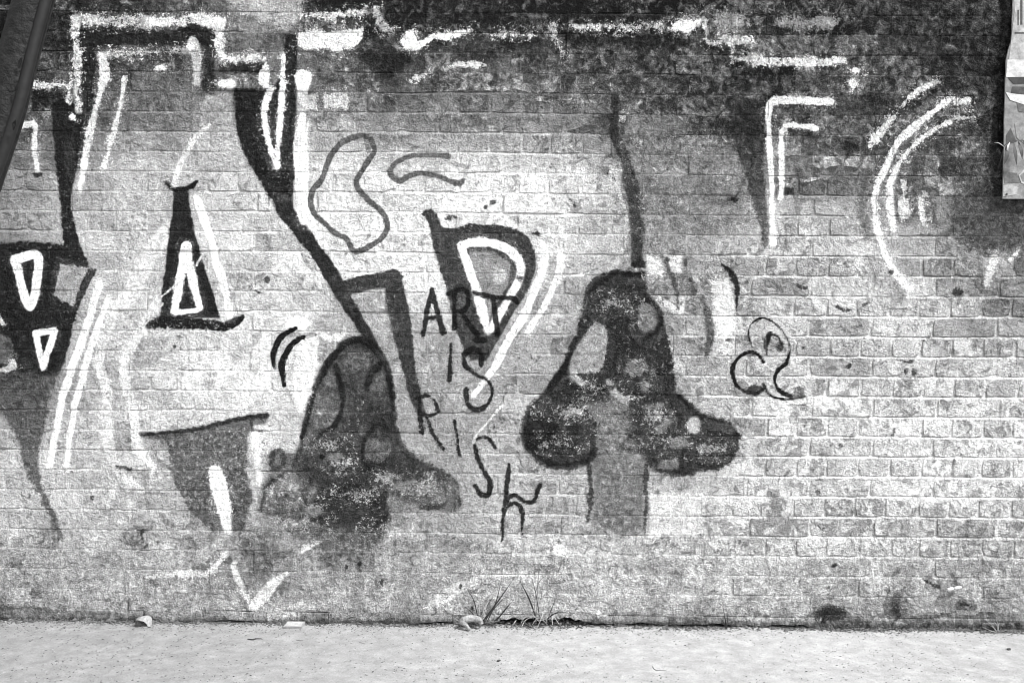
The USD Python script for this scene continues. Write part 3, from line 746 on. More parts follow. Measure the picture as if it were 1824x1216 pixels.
# --- pointed letter in black with white lining
LA = film('painted_letter', 'tall pointed black letter with a white lining and a black foot', 48, [
    ('p', [(308, 336), (336, 336), (339, 374), (347, 410), (353, 437), (362, 468), (371, 495), (381, 526), (393, 566), (284, 568), (287, 550), (289, 518), (292, 484), (297, 447), (303, 410), (307, 374)])], 0.1, 3)
film('foot', None, 42, [('s', [(266, 576), (300, 573), (360, 577), (400, 580), (420, 572), (432, 563)], [16, 24, 22, 20, 16, 10])], 0.24, 3, 1, LA)
film('cap', None, 42, [('s', [(297, 326), (308, 334), (325, 337), (340, 333), (351, 324)], [7, 10, 11, 10, 7])], 0.14, 2.5, 1, LA)
film('white_lining', None, 246, [('s', [(333, 440), (328, 474)], [20, 26]), ('s', [(324, 470), (317, 520), (311, 553)], [16, 15, 13]), ('s', [(336, 470), (347, 515), (357, 548)], [18, 14, 12]), ('l', [(311, 556), (357, 551)], 9)], 0.1, 2.5, 1, LA)
film('white_bar', 'white bar leaning left against the tall pointed letter', 246, [('s', [(351, 355), (360, 380), (374, 421), (381, 455), (395, 497), (409, 560)], [13, 15, 14, 13, 15, 11])], 0.1, 2.5)
film('pale_band', 'thin slanting pale line above the pointed letter', 212, [('s', [(372, 222), (345, 250), (326, 284), (316, 308), (311, 326)], [8, 11, 12, 13, 12])], 0.22, 3)
film('thin_scratch', 'thin white scribble crossing the pointed letter', 205, [('s', [(290, 527), (305, 515), (320, 502)], 4), ('s', [(348, 474), (362, 452), (375, 446)], 4), ('s', [(256, 580), (275, 560), (290, 540)], 5)], 0.2, 1.5)

# --- the big black y-shaped stroke with white edging
LY = film('painted_letter', 'big black forked letter with white edging left of the centre', 46, [
    ('p', [(416, 158), (455, 158), (472, 166), (490, 150), (508, 125), (506, 60), (530, 62), (528, 160), (526, 230), (524, 360), (526, 378), (498, 378), (477, 347), (452, 308), (431, 268), (419, 226)])], 0.2, 3.5)
film('slanting_limb', None, 52, [('s', [(508, 374), (537, 412), (565, 451), (590, 490), (611, 525), (632, 562), (650, 588), (668, 614)], [32, 28, 25, 27, 28, 24, 22, 16])], 0.14, 3, 1, LY)
film('corner_limb', None, 62, [('l', [(608, 515), (650, 505), (696, 497)], 30), ('s', [(702, 494), (706, 535), (716, 590), (726, 640), (737, 690), (752, 735)], [30, 38, 32, 27, 25, 18])], 0.18, 4, 1, LY)
film('grey_panel', None, 152, [('p', [(626, 526), (680, 520), (690, 552), (700, 600), (698, 636), (672, 600), (650, 572)])], 0.18, 4, 0.8, LY)
film('white_edging', None, 244, [('s', [(542, 138), (540, 165)], [30, 20]), ('s', [(538, 205), (536, 250), (537, 310), (541, 390)], [10, 24, 24, 20])], 0.16, 3, 1, LY)
film('white_core', None, 248, [('s', [(543, 225), (543, 300), (545, 385)], [10, 12, 14])], 0.1, 2, 1, LY)
film('white_fork', None, 244, [('s', [(474, 122), (470, 140), (474, 150)], [14, 22, 14]), ('s', [(484, 158), (473, 185), (472, 225), (482, 268), (494, 298)], [12, 12, 11, 10, 12]), ('s', [(505, 102), (503, 160), (500, 200), (496, 250), (494, 296)], [10, 10, 11, 9, 12])], 0.24, 3, 1, LY)

# --- worn white dashes along the top
film('white_dash', 'broad bright white dash near the top, left of the centre', 244, [('p', [(531, 60), (560, 55), (602, 57), (648, 52), (646, 72), (628, 86), (600, 90), (575, 86), (545, 88), (530, 80)])], 0.28, 4)
film('white_dash', 'worn white dash along the very top left of centre', 212, [('l', [(540, 28), (570, 26)], 12), ('l', [(580, 28), (648, 23)], 12)], 0.45, 5)
film('white_dash', 'white blob with a tail near the top centre', 244, [('p', [(718, 60), (735, 54), (742, 68), (742, 88), (722, 88), (714, 76)]), ('s', [(768, 66), (800, 64), (836, 55)], [9, 12, 10]), ('s', [(744, 82), (768, 68)], [12, 8])], 0.3, 4)
film('white_dash', 'thin rising white line under the top soot', 212, [('s', [(732, 143), (766, 130)], [6, 8]), ('s', [(795, 122), (815, 116), (866, 115)], 8)], 0.45, 3, 0.9)
film('white_dash', 'smeared white mark hanging at the top centre', 190, [('s', [(672, 20), (680, 45), (690, 54), (706, 50)], [14, 16, 12, 6]), ('s', [(985, 50), (992, 75), (1002, 96)], [16, 12, 10])], 0.5, 5, 0.85)
film('white_dash', 'row of broken white specks at the top right of centre', 205, [('l', [(888, 61), (945, 60)], 9), ('l', [(1028, 50), (1170, 47)], 10)], 0.6, 4, 0.9)
film('white_dash', 'bright white dash at the top right of centre', 246, [('p', [(1196, 44), (1215, 36), (1250, 33), (1246, 48), (1228, 58), (1198, 54)])], 0.24, 4)
film('white_dash', 'worn white step right of the bright top dash', 210, [('l', [(1254, 36), (1260, 74), (1285, 80)], 10), ('s', [(1288, 72), (1310, 74), (1332, 72)], [14, 22, 16]), ('s', [(1306, 86), (1304, 112)], [8, 14]), ('l', [(1305, 104), (1345, 102)], 12)], 0.48, 4, 0.95)
film('white_dash', 'long white bar above the hooked white lines', 228, [('l', [(1344, 108), (1400, 110), (1505, 108)], 13), ('s', [(1436, 110), (1478, 110)], 15)], 0.45, 3)
film('white_blob', 'small bright white spot above the white arc', 248, [('p', [(1520, 138), (1531, 152), (1520, 161), (1512, 150)]), ('e', 1523, 126, 9, 5)], 0.3, 3)

# --- hooked white lines and arc on the right
LF = film('painted_letter', 'worn black letter with two hooked white lines on the right', 52, [
    ('p', [(1298, 190), (1345, 186), (1362, 240), (1358, 300), (1365, 352), (1371, 430), (1361, 444), (1350, 392), (1334, 347), (1322, 300), (1308, 255)])], 0.3, 5, 0.85)
film('white_hook', None, 244, [('s', [(1480, 181), (1430, 179), (1388, 180), (1372, 188), (1369, 215)], [13, 13, 13, 13, 10]), ('s', [(1369, 205), (1371, 260), (1373, 320), (1376, 380), (1377, 434)], [7, 10, 8, 8, 12])], 0.2, 2.5, 1, LF)
film('white_hook', None, 244, [('s', [(1452, 229), (1425, 225), (1402, 226), (1393, 238)], [13, 9, 9, 9]), ('l', [(1393, 236), (1393, 290), (1391, 352)], 9)], 0.2, 2.5, 1, LF)
film('dark_mark', 'small dark block beside the inner hooked white line', 58, [('p', [(1396, 335), (1415, 334), (1416, 346), (1398, 348)])], 0.2, 2)
film('arc_shade', 'dark grey shade filling the white arcs from inside', 76, [('s', [(1735, 196), (1690, 232), (1650, 262), (1625, 300), (1612, 345), (1618, 385)], [26, 34, 34, 34, 40, 30]), ('s', [(1640, 330), (1650, 380)], 30), ('s', [(1545, 300), (1535, 360), (1545, 420)], [16, 20, 18])], 0.4, 10, 0.7)
LC = film('white_arc', 'great white arc, the middle of three, right of the hooked lines', 236, [
    ('s', [(1690, 178), (1660, 200), (1626, 229), (1602, 253), (1586, 279), (1573, 308), (1562, 330), (1557, 353), (1558, 379), (1562, 410), (1570, 432), (1578, 458), (1590, 480), (1606, 502), (1622, 514)], [10, 12, 15, 14, 12, 13, 11, 12, 12, 12, 12, 12, 12, 14, 10])], 0.3, 3)
film('white_arc', 'inner white arc with a pale top patch', 232, [
    ('s', [(1692, 216), (1660, 234), (1628, 260), (1607, 284), (1594, 308), (1587, 325), (1583, 353), (1585, 379), (1590, 412)], [10, 9, 8, 10, 11, 12, 12, 13, 9]), ('s', [(1704, 181), (1724, 178)], [10, 12])], 0.3, 3)
film('white_arc', 'outer broken white arc', 222, [('s', [(1669, 147), (1650, 152), (1628, 166)], [8, 12, 10]), ('s', [(1588, 210), (1573, 230), (1550, 256)], [14, 15, 12]), ('s', [(1622, 172), (1605, 190)], [10, 8])], 0.42, 4)
film('pale_band', 'pale upright dab inside the arcs', 222, [('s', [(1609, 322), (1611, 344)], [10, 8]), ('s', [(1607, 355), (1611, 380)], [14, 22]), ('s', [(1640, 356), (1645, 400)], 8), ('l', [(1700, 209), (1735, 211)], 7)], 0.3, 4, 0.85)

# --- loop drawings in grey
film('loop_drawing', 'grey outlined loop like a lopsided figure left of the centre', 92, [
    ('c', [(661, 247), (645, 242), (629, 245), (608, 255), (593, 271), (583, 290), (577, 313), (569, 326), (558, 337), (554, 358), (560, 379), (577, 397), (598, 416), (616, 426), (627, 445), (637, 447), (661, 437), (679, 424), (689, 408), (687, 392), (677, 374), (658, 358), (640, 339), (635, 322), (645, 303), (658, 284), (667, 268)], 10.5)], 0.1, 2)
film('loop_drawing', 'grey open squiggle right of the outlined loop', 98, [
    ('s', [(798, 279), (769, 276), (729, 279), (703, 292), (695, 305), (703, 318), (714, 322), (724, 316), (745, 309), (777, 313), (803, 324), (819, 326), (825, 320)], [12, 10, 9, 10, 11, 12, 11, 9, 9, 10, 10, 11, 8])], 0.1, 2.5)
film('grey_shade', 'small grey smudge right of the open squiggle', 130, [('s', [(808, 292), (832, 298)], [8, 11])], 0.2, 4, 0.8)

# --- white-lined D
LD = film('painted_letter', 'dark round-backed letter with a white lining near the centre', 66, [
    ('p', [(753, 380), (757, 371), (768, 370), (779, 380), (787, 405), (814, 405), (843, 397), (887, 397), (920, 407), (940, 421), (952, 445), (954, 475), (947, 505), (933, 532), (914, 560), (892, 596), (868, 640), (838, 640), (820, 610), (808, 576), (800, 550), (793, 510), (782, 479), (772, 439), (764, 405)])], 0.16, 3.5)
film('grey_panel', None, 142, [('p', [(835, 447), (880, 447), (910, 470), (905, 505), (870, 565), (848, 490)])], 0.16, 3, 0.9, LD)
film('pale_spot', None, 178, [('e', 889, 489, 13, 14)], 0.14, 7, 0.9, LD)
film('white_lining', None, 245, [('s', [(822, 440), (835, 475), (848, 515), (858, 550), (868, 588)], [14, 16, 16, 17, 10]), ('s', [(820, 437), (850, 431), (885, 434), (907, 445), (922, 460), (928, 477), (924, 498), (911, 522), (895, 550), (878, 578), (869, 590)], [12, 16, 16, 16, 15, 14, 13, 14, 14, 13, 9])], 0.13, 2.5, 1, LD)
film('white_bar', 'long white curve running down to the S of the black lettering', 246, [('s', [(966, 432), (969, 458), (964, 484), (954, 518), (933, 563), (906, 605), (887, 640), (870, 668), (856, 688), (845, 703)], [10, 15, 15, 15, 15, 14, 13, 12, 11, 8])], 0.1, 2.5)
film('white_bar', 'short outer white curve right of the long white curve', 240, [('s', [(1000, 458), (997, 479), (988, 508), (969, 547), (942, 590)], [15, 13, 11, 11, 9])], 0.16, 2.5)
film('thin_scratch', 'thin white line above the lower S of the lettering', 222, [('s', [(897, 724), (882, 739), (865, 757), (850, 774), (843, 787)], [3, 4, 4, 5, 6])], 0.22, 1.5)

# --- table-like dark shape, lower left
LTB = film('painted_shape', 'dark table-like shape with a slanting top low on the left', 84, [
    ('p', [(250, 768), (300, 766), (339, 763), (395, 748), (447, 737), (478, 736), (478, 749), (452, 757), (442, 772), (441, 837), (450, 890), (436, 945), (380, 945), (345, 922), (316, 876), (304, 840), (298, 800), (292, 786), (264, 783)])], 0.36, 5, 0.95)
film('top_edge', None, 48, [('l', [(252, 774), (300, 770), (340, 767), (395, 753), (447, 742), (477, 740)], 9), ('l', [(447, 748), (450, 766), (467, 767)], 4)], 0.2, 3, 0.9, LTB)
film('white_leg', None, 244, [('s', [(383, 840), (391, 868), (400, 905), (406, 945)], [26, 32, 26, 12])], 0.16, 4, 1, LTB)
film('white_drip', None, 240, [('s', [(455, 774), (458, 824), (460, 862)], [14, 12, 8])], 0.16, 3, 1, LTB)
film('dark_smear', 'dark smear fading under the left mushroom', 78, [('p', [(420, 945), (505, 945), (495, 1000), (468, 1042), (440, 1012)])], 0.4, 14, 0.7)

# --- left mushroom
M1 = film('painted_mushroom', 'faded dark mushroom with a tall cap, the left of two', 42, [
    ('p', [(608, 610), (640, 602), (665, 617), (685, 645), (700, 690), (707, 740), (710, 785), (735, 812), (770, 830), (806, 846), (800, 858), (740, 862), (696, 872), (690, 905), (694, 925), (680, 940), (620, 944), (570, 936), (556, 905), (566, 868), (530, 850), (520, 830), (530, 800), (541, 765), (552, 715), (572, 660), (587, 632)])], 0.26, 8, 0.93)
film('worn_skirt', None, 76, [('p', [(540, 800), (560, 860), (560, 925), (500, 940), (458, 905), (466, 868), (480, 842), (474, 815), (490, 800), (512, 808)]), ('p', [(690, 860), (760, 850), (812, 852), (822, 890), (818, 915), (700, 888)]), ('p', [(500, 935), (700, 940), (660, 985), (600, 990), (520, 955)])], 0.5, 13, 0.82, M1)
film('spot', None, 112, [('p', [(578, 668), (602, 668), (606, 700), (604, 735), (590, 758), (566, 764), (556, 740), (562, 705)])], 0.26, 5, 0.5, M1)
film('spot', None, 106, [('e', 677, 684, 13, 17), ('e', 672, 800, 24, 22), ('e', 640, 640, 26, 16)], 0.34, 6, 0.6, M1)
film('cap_outline', None, 34, [('s', [(615, 614), (592, 636), (574, 665), (561, 692), (552, 722), (546, 752), (540, 776)], [10, 14, 15, 12, 12, 11, 9]), ('s', [(606, 616), (622, 608), (645, 606), (668, 620), (686, 648), (697, 685), (703, 730)], [12, 14, 16, 16, 14, 12, 9])], 0.16, 4, 0.95, M1)
film('cap_outline', None, 44, [('s', [(600, 652), (606, 680), (611, 710), (606, 740), (595, 760), (572, 772)], [12, 11, 9, 10, 11, 8]), ('s', [(676, 650), (660, 668), (654, 692)], [14, 13, 10]), ('s', [(690, 760), (672, 757), (655, 776), (646, 800), (650, 822), (664, 836)], [12, 11, 9, 9, 9, 7])], 0.22, 4, 0.9, M1)
film('cap_outline', None, 58, [('s', [(704, 735), (708, 772), (722, 804), (760, 828), (792, 838)], [9, 9, 10, 12, 10]), ('s', [(800, 846), (815, 868), (820, 900)], [5, 6, 4]), ('c', [(486, 806), (500, 802), (505, 818), (500, 832), (484, 830)], 8), ('s', [(505, 845), (480, 860), (468, 890), (464, 910)], 8), ('s', [(750, 902), (790, 900)], 10)], 0.34, 4, 0.85, M1)
film('stem_shade', None, 60, [('p', [(560, 862), (600, 850), (640, 846), (690, 882), (698, 920), (690, 942), (600, 944), (552, 930)])], 0.34, 8, 0.8, M1)

# --- white and black curls left of the mushroom
film('pale_band', 'white band wrapping the left side of the left mushroom', 236, [
    ('p', [(528, 612), (566, 596), (566, 640), (556, 690), (542, 730), (528, 735), (520, 690)]), ('s', [(566, 592), (585, 603), (600, 601), (611, 597)], [8, 9, 11, 8]), ('s', [(508, 640), (512, 625), (524, 612), (540, 606)], 10)], 0.12, 5, 0.85)
film('white_blob', 'white oval blob above the black curls', 246, [('e', 531, 576, 21, 12)], 0.08, 3)
film('black_curl', 'upper black curl left of the left mushroom', 26, [('s', [(527, 584), (506, 596), (494, 610), (487, 630), (489, 648), (492, 658)], [6, 12, 13, 12, 9, 4])], 0.12, 2)
film('black_curl', 'lower black curl left of the left mushroom', 30, [('s', [(541, 601), (527, 607), (512, 624), (503, 648), (503, 668), (505, 686)], [7, 11, 11, 13, 13, 7])], 0.14, 2)

# --- right mushroom
M2 = film('painted_mushroom', 'dark spotted mushroom with a drooping cap, the right of two', 40, [
    ('p', [(1098, 482), (1148, 484), (1154, 518), (1175, 547), (1186, 575), (1194, 612), (1200, 647), (1206, 697), (1227, 716), (1250, 736), (1300, 750), (1320, 775), (1312, 812), (1280, 835), (1222, 845), (1177, 840), (1154, 829), (1140, 810), (1100, 800), (1062, 812), (1048, 827), (1010, 832), (977, 832), (955, 815), (935, 797), (930, 771), (936, 742), (950, 715), (972, 692), (988, 668), (1006, 639), (1022, 613), (1028, 579), (1038, 550), (1046, 524), (1064, 500)]), ('e', 1256, 794, 62, 46)], 0.24, 7, 0.97)
film('stem', None, 98, [('p', [(1052, 815), (1146, 812), (1148, 880), (1144, 940), (1100, 960), (1054, 940), (1056, 880)]), ('s', [(1100, 720), (1098, 800)], [44, 70])], 0.42, 13, 0.85, M2)
film('spot', None, 150, [('p', [(1048, 588), (1062, 574), (1078, 581), (1083, 610), (1078, 645), (1068, 662), (1040, 664), (1015, 666), (1014, 645), (1030, 615)])], 0.16, 4, 0.95, M2)
film('spot', None, 138, [('e', 1153, 566, 18, 26)], 0.32, 6, 0.7, M2)
film('spot', None, 140, [('e', 1134, 655, 18, 16), ('e', 1150, 688, 14, 10)], 0.36, 6, 0.65, M2)
film('spot', None, 186, [('e', 1235, 758, 13, 15)], 0.2, 3, 0.95, M2)
film('spot', None, 140, [('s', [(1172, 768), (1190, 752)], [12, 14]), ('s', [(1150, 724), (1178, 722)], [8, 10]), ('s', [(1178, 828), (1200, 824)], 18)], 0.38, 5, 0.55, M2)
film('cap_underside', None, 126, [('p', [(1035, 718), (1085, 714), (1118, 712), (1120, 745), (1118, 775), (1136, 800), (1100, 796), (1062, 806), (1058, 740)])], 0.36, 10, 0.75, M2)
film('pale_rim', None, 175, [('s', [(1020, 668), (1036, 684)], [14, 10]), ('s', [(1082, 676), (1094, 698), (1114, 710), (1148, 706)], [7, 10, 10, 6])], 0.3, 4, 0.85, M2)
film('cap_outline', None, 30, [('s', [(1040, 548), (1048, 520), (1066, 500), (1098, 487), (1145, 489)], [10, 12, 15, 12, 10]), ('s', [(1024, 600), (1012, 640), (1000, 665), (982, 690)], [9, 13, 15, 12]), ('s', [(1130, 535), (1160, 535), (1178, 560), (1172, 588), (1150, 602)], [8, 8, 9, 8, 8]), ('s', [(1090, 690), (1030, 690), (1010, 682)], [6, 9, 12])], 0.24, 4, 0.9, M2)
film('cap_outline', None, 40, [('s', [(955, 712), (938, 742), (933, 775), (945, 800), (968, 822), (1005, 830), (1046, 822), (1060, 800)], [12, 13, 14, 13, 14, 14, 12, 10]), ('s', [(1210, 705), (1228, 722), (1252, 740), (1300, 752)], [9, 10, 12, 8]), ('s', [(1158, 832), (1190, 842), (1235, 844)], 9), ('e', 965, 770, 28, 34)], 0.32, 5, 0.85, M2)
film('stem_edge', None, 46, [('s', [(1049, 826), (1052, 880), (1047, 930)], [9, 10, 7]), ('s', [(1149, 828), (1149, 895), (1147, 945)], [9, 8, 6])], 0.26, 4, 0.9, M2)
film('pale_patch', 'white worn bricks above the right mushroom', 216, [('p', [(1152, 454), (1178, 462), (1182, 490), (1154, 490)]), ('p', [(1186, 456), (1214, 455), (1214, 486), (1200, 486)]), ('s', [(1213, 532), (1212, 556)], 9), ('s', [(1172, 530), (1200, 552)], [6, 12])], 0.28, 4, 0.9)
film('dark_scrawl', 'dark scrawl falling right of the right mushroom', 66, [('s', [(1178, 458), (1196, 489), (1204, 520), (1206, 548)], [6, 8, 8, 6]), ('s', [(1220, 462), (1222, 482)], 7), ('s', [(1230, 500), (1236, 522)], [6, 9]), ('s', [(1250, 530), (1259, 556), (1266, 590), (1262, 618), (1258, 632)], [10, 15, 15, 14, 8])], 0.32, 4, 0.88)
film('pale_patch', 'white vertical patch inside the dark horn-like curve', 224, [('p', [(1264, 500), (1298, 498), (1312, 540), (1308, 590), (1296, 612), (1280, 600), (1270, 560)])], 0.24, 7, 0.85)
film('dark_horn', 'dark horn-like curve right of the right mushroom', 50, [('s', [(1287, 472), (1304, 487), (1314, 510), (1312, 537), (1311, 558)], [7, 12, 11, 6, 3])], 0.16, 2.5)

# --- flower outline
LB = film('flower_outline', 'black outlined flower or knot right of the right mushroom', 40, [
    ('s', [(1368, 612), (1372, 596), (1384, 598), (1392, 612)], [8, 6, 5, 4]), ('s', [(1338, 618), (1333, 595), (1338, 576), (1358, 566), (1378, 574), (1397, 594), (1407, 619), (1401, 646)], [4, 4, 4, 4, 4, 4, 4, 6]), ('s', [(1401, 646), (1384, 662), (1380, 680), (1390, 697), (1408, 704)], [9, 8, 7, 8, 9]),
    ('s', [(1360, 645), (1350, 632), (1334, 627), (1314, 637), (1304, 658), (1310, 684), (1325, 697), (1345, 702), (1359, 694)], [5, 7, 7, 8, 9, 8, 8, 8, 6]), ('s', [(1360, 686), (1372, 705), (1398, 710), (1432, 705)], [7, 6, 5, 4])], 0.14, 1.8)
film('petal_mark', None, 42, [('s', [(1371, 594), (1364, 614), (1365, 630)], [8, 10, 6]), ('e', 1388, 616, 8, 10), ('e', 1345, 694, 14, 8)], 0.22, 3, 0.9, LB)
film('petal_mark', None, 70, [('p', [(1415, 688), (1432, 688), (1436, 706), (1412, 706)])], 0.3, 4, 0.8, LB)

# --- black hand lettering ART IS RISH
TXT = UsdGeom.Xform.Define(stage, str(wall.GetPath()) + '/hand_lettering').GetPrim()
mark(TXT, 'black hand lettering reading ART IS RISh down the middle of the wall')
def letter(label, shapes, wear=0.14, tone=26):
    film('letter', label, tone, shapes, wear, 2.2, 0.97, TXT)
letter('letter A', [('s', [(753, 596), (760, 555), (768, 518)], [9, 9, 7]), ('s', [(768, 516), (778, 555), (790, 592)], [7, 9, 11]), ('l', [(762, 566), (783, 564)], 7)])
letter('letter R of ART', [('l', [(808, 522), (810, 584)], 10), ('s', [(798, 524), (818, 516), (832, 522), (834, 540), (826, 554), (811, 557)], [8, 9, 10, 9, 10, 9]), ('s', [(822, 558), (834, 576), (850, 596)], [9, 9, 12])], 0.18)
letter('letter T', [('s', [(845, 522), (877, 528), (914, 531), (922, 539)], [8, 9, 11, 8]), ('l', [(879, 530), (882, 562), (885, 594)], 10)])
letter('letter I of IS', [('s', [(804, 613), (803, 645), (802, 676)], [5, 8, 9])])
letter('letter S of IS', [('s', [(856, 650), (857, 630), (844, 621), (828, 631), (830, 650), (850, 666), (871, 679), (878, 700), (870, 721), (850, 730), (835, 718), (831, 694)], [8, 9, 10, 10, 8, 7, 7, 7, 9, 11, 9, 8]), ('e', 855, 605, 13, 6)], 0.18)
letter('letter R of RISh', [('l', [(748, 710), (748, 742), (750, 770)], 9), ('s', [(743, 709), (762, 706), (775, 716), (779, 732), (768, 740), (752, 738)], [8, 9, 8, 7, 6, 6]), ('s', [(760, 742), (768, 766), (780, 785), (790, 800)], [6, 8, 8, 8])], 0.26)
letter('second letter I', [('s', [(812, 748), (815, 784), (819, 812)], [5, 7, 8])], 0.18)
letter('second letter S', [('s', [(883, 799), (872, 782), (858, 779), (849, 783)], [5, 8, 8, 5]), ('s', [(845, 793), (850, 812), (860, 834), (874, 858), (871, 880), (858, 880), (846, 866)], [6, 8, 8, 9, 10, 10, 7])], 0.16)
letter('letter h with drips', [('s', [(907, 826), (904, 862), (900, 900), (896, 930), (895, 962)], [6, 8, 8, 6, 4]), ('s', [(900, 902), (907, 886), (917, 881), (930, 890), (948, 893), (957, 874), (963, 862)], [7, 7, 7, 7, 7, 8, 9]), ('s', [(903, 902), (918, 896), (930, 908), (930, 950)], [5, 7, 8, 4])], 0.2)

# --- chips and scars in the whitewash
for fleck in [('e', 500, 870, 26, 14), ('e', 560, 905, 20, 10), ('e', 640, 880, 30, 8), ('e', 740, 870, 34, 16), ('e', 700, 940, 30, 14), ('e', 520, 930, 34, 10), ('e', 610, 820, 22, 10), ('e', 590, 790, 16, 8), ('e', 690, 850, 18, 8)]:
    film('pale_flecks', None, 150, [fleck], 0.6, 8, 0.8, M1)
for fleck in [('e', 1010, 730, 26, 10), ('e', 1060, 690, 18, 8), ('e', 985, 790, 24, 8), ('e', 1200, 790, 30, 8), ('e', 1260, 800, 24, 9), ('e', 1090, 540, 18, 8), ('e', 1165, 740, 16, 10)]:
    film('pale_flecks', None, 150, [fleck], 0.62, 8, 0.75, M2)
for chip_shape in [
    ('e', 475, 497, 5, 7), ('e', 573, 814, 3.5, 4), ('e', 1188, 462, 6, 5), ('s', [(950, 417), (957, 416), (962, 419)], [4, 6, 4]), ('s', [(922, 493), (930, 494)], [7, 6]), ('s', [(1130, 470), (1140, 468), (1146, 474)], [12, 14, 8]),
    ('s', [(1084, 300), (1082, 312), (1092, 318), (1098, 326)], 3), ('s', [(1010, 350), (1020, 356), (1023, 366)], 3), ('e', 1588, 486, 6, 5), ('s', [(1488, 545), (1505, 552), (1514, 552)], [4, 6, 5]), ('s', [(1535, 545), (1546, 540)], 6),
    ('e', 1705, 522, 9, 6), ('s', [(1420, 508), (1434, 515), (1440, 508)], [5, 8, 3]), ('e', 1612, 660, 4, 6), ('e', 1628, 662, 4, 5), ('e', 1431, 619, 4, 4), ('e', 1510, 652, 3, 3), ('s', [(1600, 642), (1612, 645), (1624, 644)], [4, 6, 4]),
    ('e', 1297, 604, 7, 4), ('s', [(1594, 762), (1590, 774)], [4, 7]), ('e', 1480, 792, 3, 3), ('e', 1496, 794, 3, 3), ('e', 1456, 876, 3, 3), ('e', 1510, 872, 4, 3), ('e', 1521, 876, 3, 4), ('e', 1486, 1008, 4, 4),
    ('s', [(1650, 1034), (1664, 1042), (1672, 1044)], [4, 9, 5]), ('s', [(1714, 1075), (1730, 1078)], [6, 4]), ('e', 822, 1044, 3.5, 4), ('e', 842, 1081, 3, 3), ('s', [(208, 830), (218, 832), (234, 834)], [6, 4, 5]), ('s', [(165, 884), (164, 890)], 3),
    ('s', [(259, 976), (263, 972)], 5), ('e', 105, 960, 3, 3), ('e', 617, 1010, 4, 4), ('e', 640, 1004, 3, 4), ('e', 680, 1036, 2.5, 3), ('s', [(256, 944), (252, 952), (258, 968)], 2.5), ('e', 310, 616, 3, 4), ('s', [(440, 508), (452, 516), (465, 522)], [2, 4, 2]),
    ('e', 878, 360, 5, 4), ('e', 864, 368, 4, 4), ('e', 804, 388, 9, 4), ('s', [(1030, 40), (1034, 44)], 4), ('s', [(1340, 290), (1310, 350), (1300, 358)], [3, 4, 3]), ('e', 1306, 354, 11, 6)]:
    film('chip_mark', None, 40, [chip_shape], 0.3, 2.2, 0.9)

# ------------------------------------------------------------------ things
def tube(pts, rad, n=8, closed=True):
    """a tapered tube through pts"""
    p = np.asarray(pts, float)
    r = np.full(len(p), rad, float) if np.ndim(rad) == 0 else np.interp(np.linspace(0, 1, len(p)), np.linspace(0, 1, len(rad)), rad)
    t = np.gradient(p, axis=0); t /= np.linalg.norm(t, axis=1, keepdims=True)
    ref = np.array([0, 0, 1.0]) if abs(t[0] @ [0, 0, 1]) < 0.9 else np.array([1.0, 0, 0])
    a = np.cross(t, ref); a /= np.linalg.norm(a, axis=1, keepdims=True)
    b = np.cross(t, a)
    ang = np.linspace(0, 2 * np.pi, n, endpoint=False)
    V = (p[:, None] + r[:, None, None] * (np.cos(ang)[None, :, None] * a[:, None] + np.sin(ang)[None, :, None] * b[:, None])).reshape(-1, 3)
    F = []
    for i in range(len(p) - 1):
        for k in range(n):
            q = [i * n + k, i * n + (k + 1) % n, (i + 1) * n + (k + 1) % n, (i + 1) * n + k]
            F += [[q[0], q[1], q[2]], [q[0], q[2], q[3]]]
    V = np.concatenate([V, p[[0]], p[[-1]]])
    c0, c1 = len(V) - 2, len(V) - 1
    for k in range(n):
        F += [[c0, (k + 1) % n, k], [c1, (len(p) - 1) * n + k, (len(p) - 1) * n + (k + 1) % n]]
    return V, np.array(F)
def blade(pts, w, side, thick=0.0006, fold=0.0):
    """a thin closed leaf along pts; w: half widths; side: direction across; fold: how far the mid rib sinks"""
    p = np.asarray(pts, float)
    k = len(p)
    w = np.interp(np.linspace(0, 1, k), np.linspace(0, 1, len(w)), w)
    side = np.asarray(side, float); side /= np.linalg.norm(side)
    t = np.gradient(p, axis=0); t /= np.linalg.norm(t, axis=1, keepdims=True)
    nn = np.cross(t, side); nn /= np.linalg.norm(nn, axis=1, keepdims=True)
    L, R, C = p - side * w[:, None], p + side * w[:, None], p - nn * fold * w[:, None]
    V = np.concatenate([L + nn * thick, C + nn * thick, R + nn * thick, L - nn * thick, C - nn * thick, R - nn * thick])
    F = []
    for i in range(k - 1):
        for a, b in ((0, 1), (1, 2)):
            q = [a * k + i, b * k + i, b * k + i + 1, a * k + i + 1]
            F += [[q[0], q[1], q[2]], [q[0], q[2], q[3]]]
            q = [x + 3 * k for x in q]
            F += [[q[0], q[2], q[1]], [q[0], q[3], q[2]]]
        for a, b in ((0, 3), (5, 2)):
            q = [a * k + i, b * k + i, b * k + i + 1, a * k + i + 1]
            F += [[q[0], q[2], q[1]], [q[0], q[3], q[2]]]
    for i in (0, k - 1):
        F += [[i, k + i, 4 * k + i], [i, 4 * k + i, 3 * k + i], [k + i, 2 * k + i, 5 * k + i], [k + i, 5 * k + i, 4 * k + i]]
    return V, np.array(F)
def join(ms):
    o, V, F = 0, [], []
    for v, f in ms:
        V.append(np.asarray(v)); F.append(np.asarray(f) + o); o += len(v)
    return np.concatenate(V), np.concatenate(F)
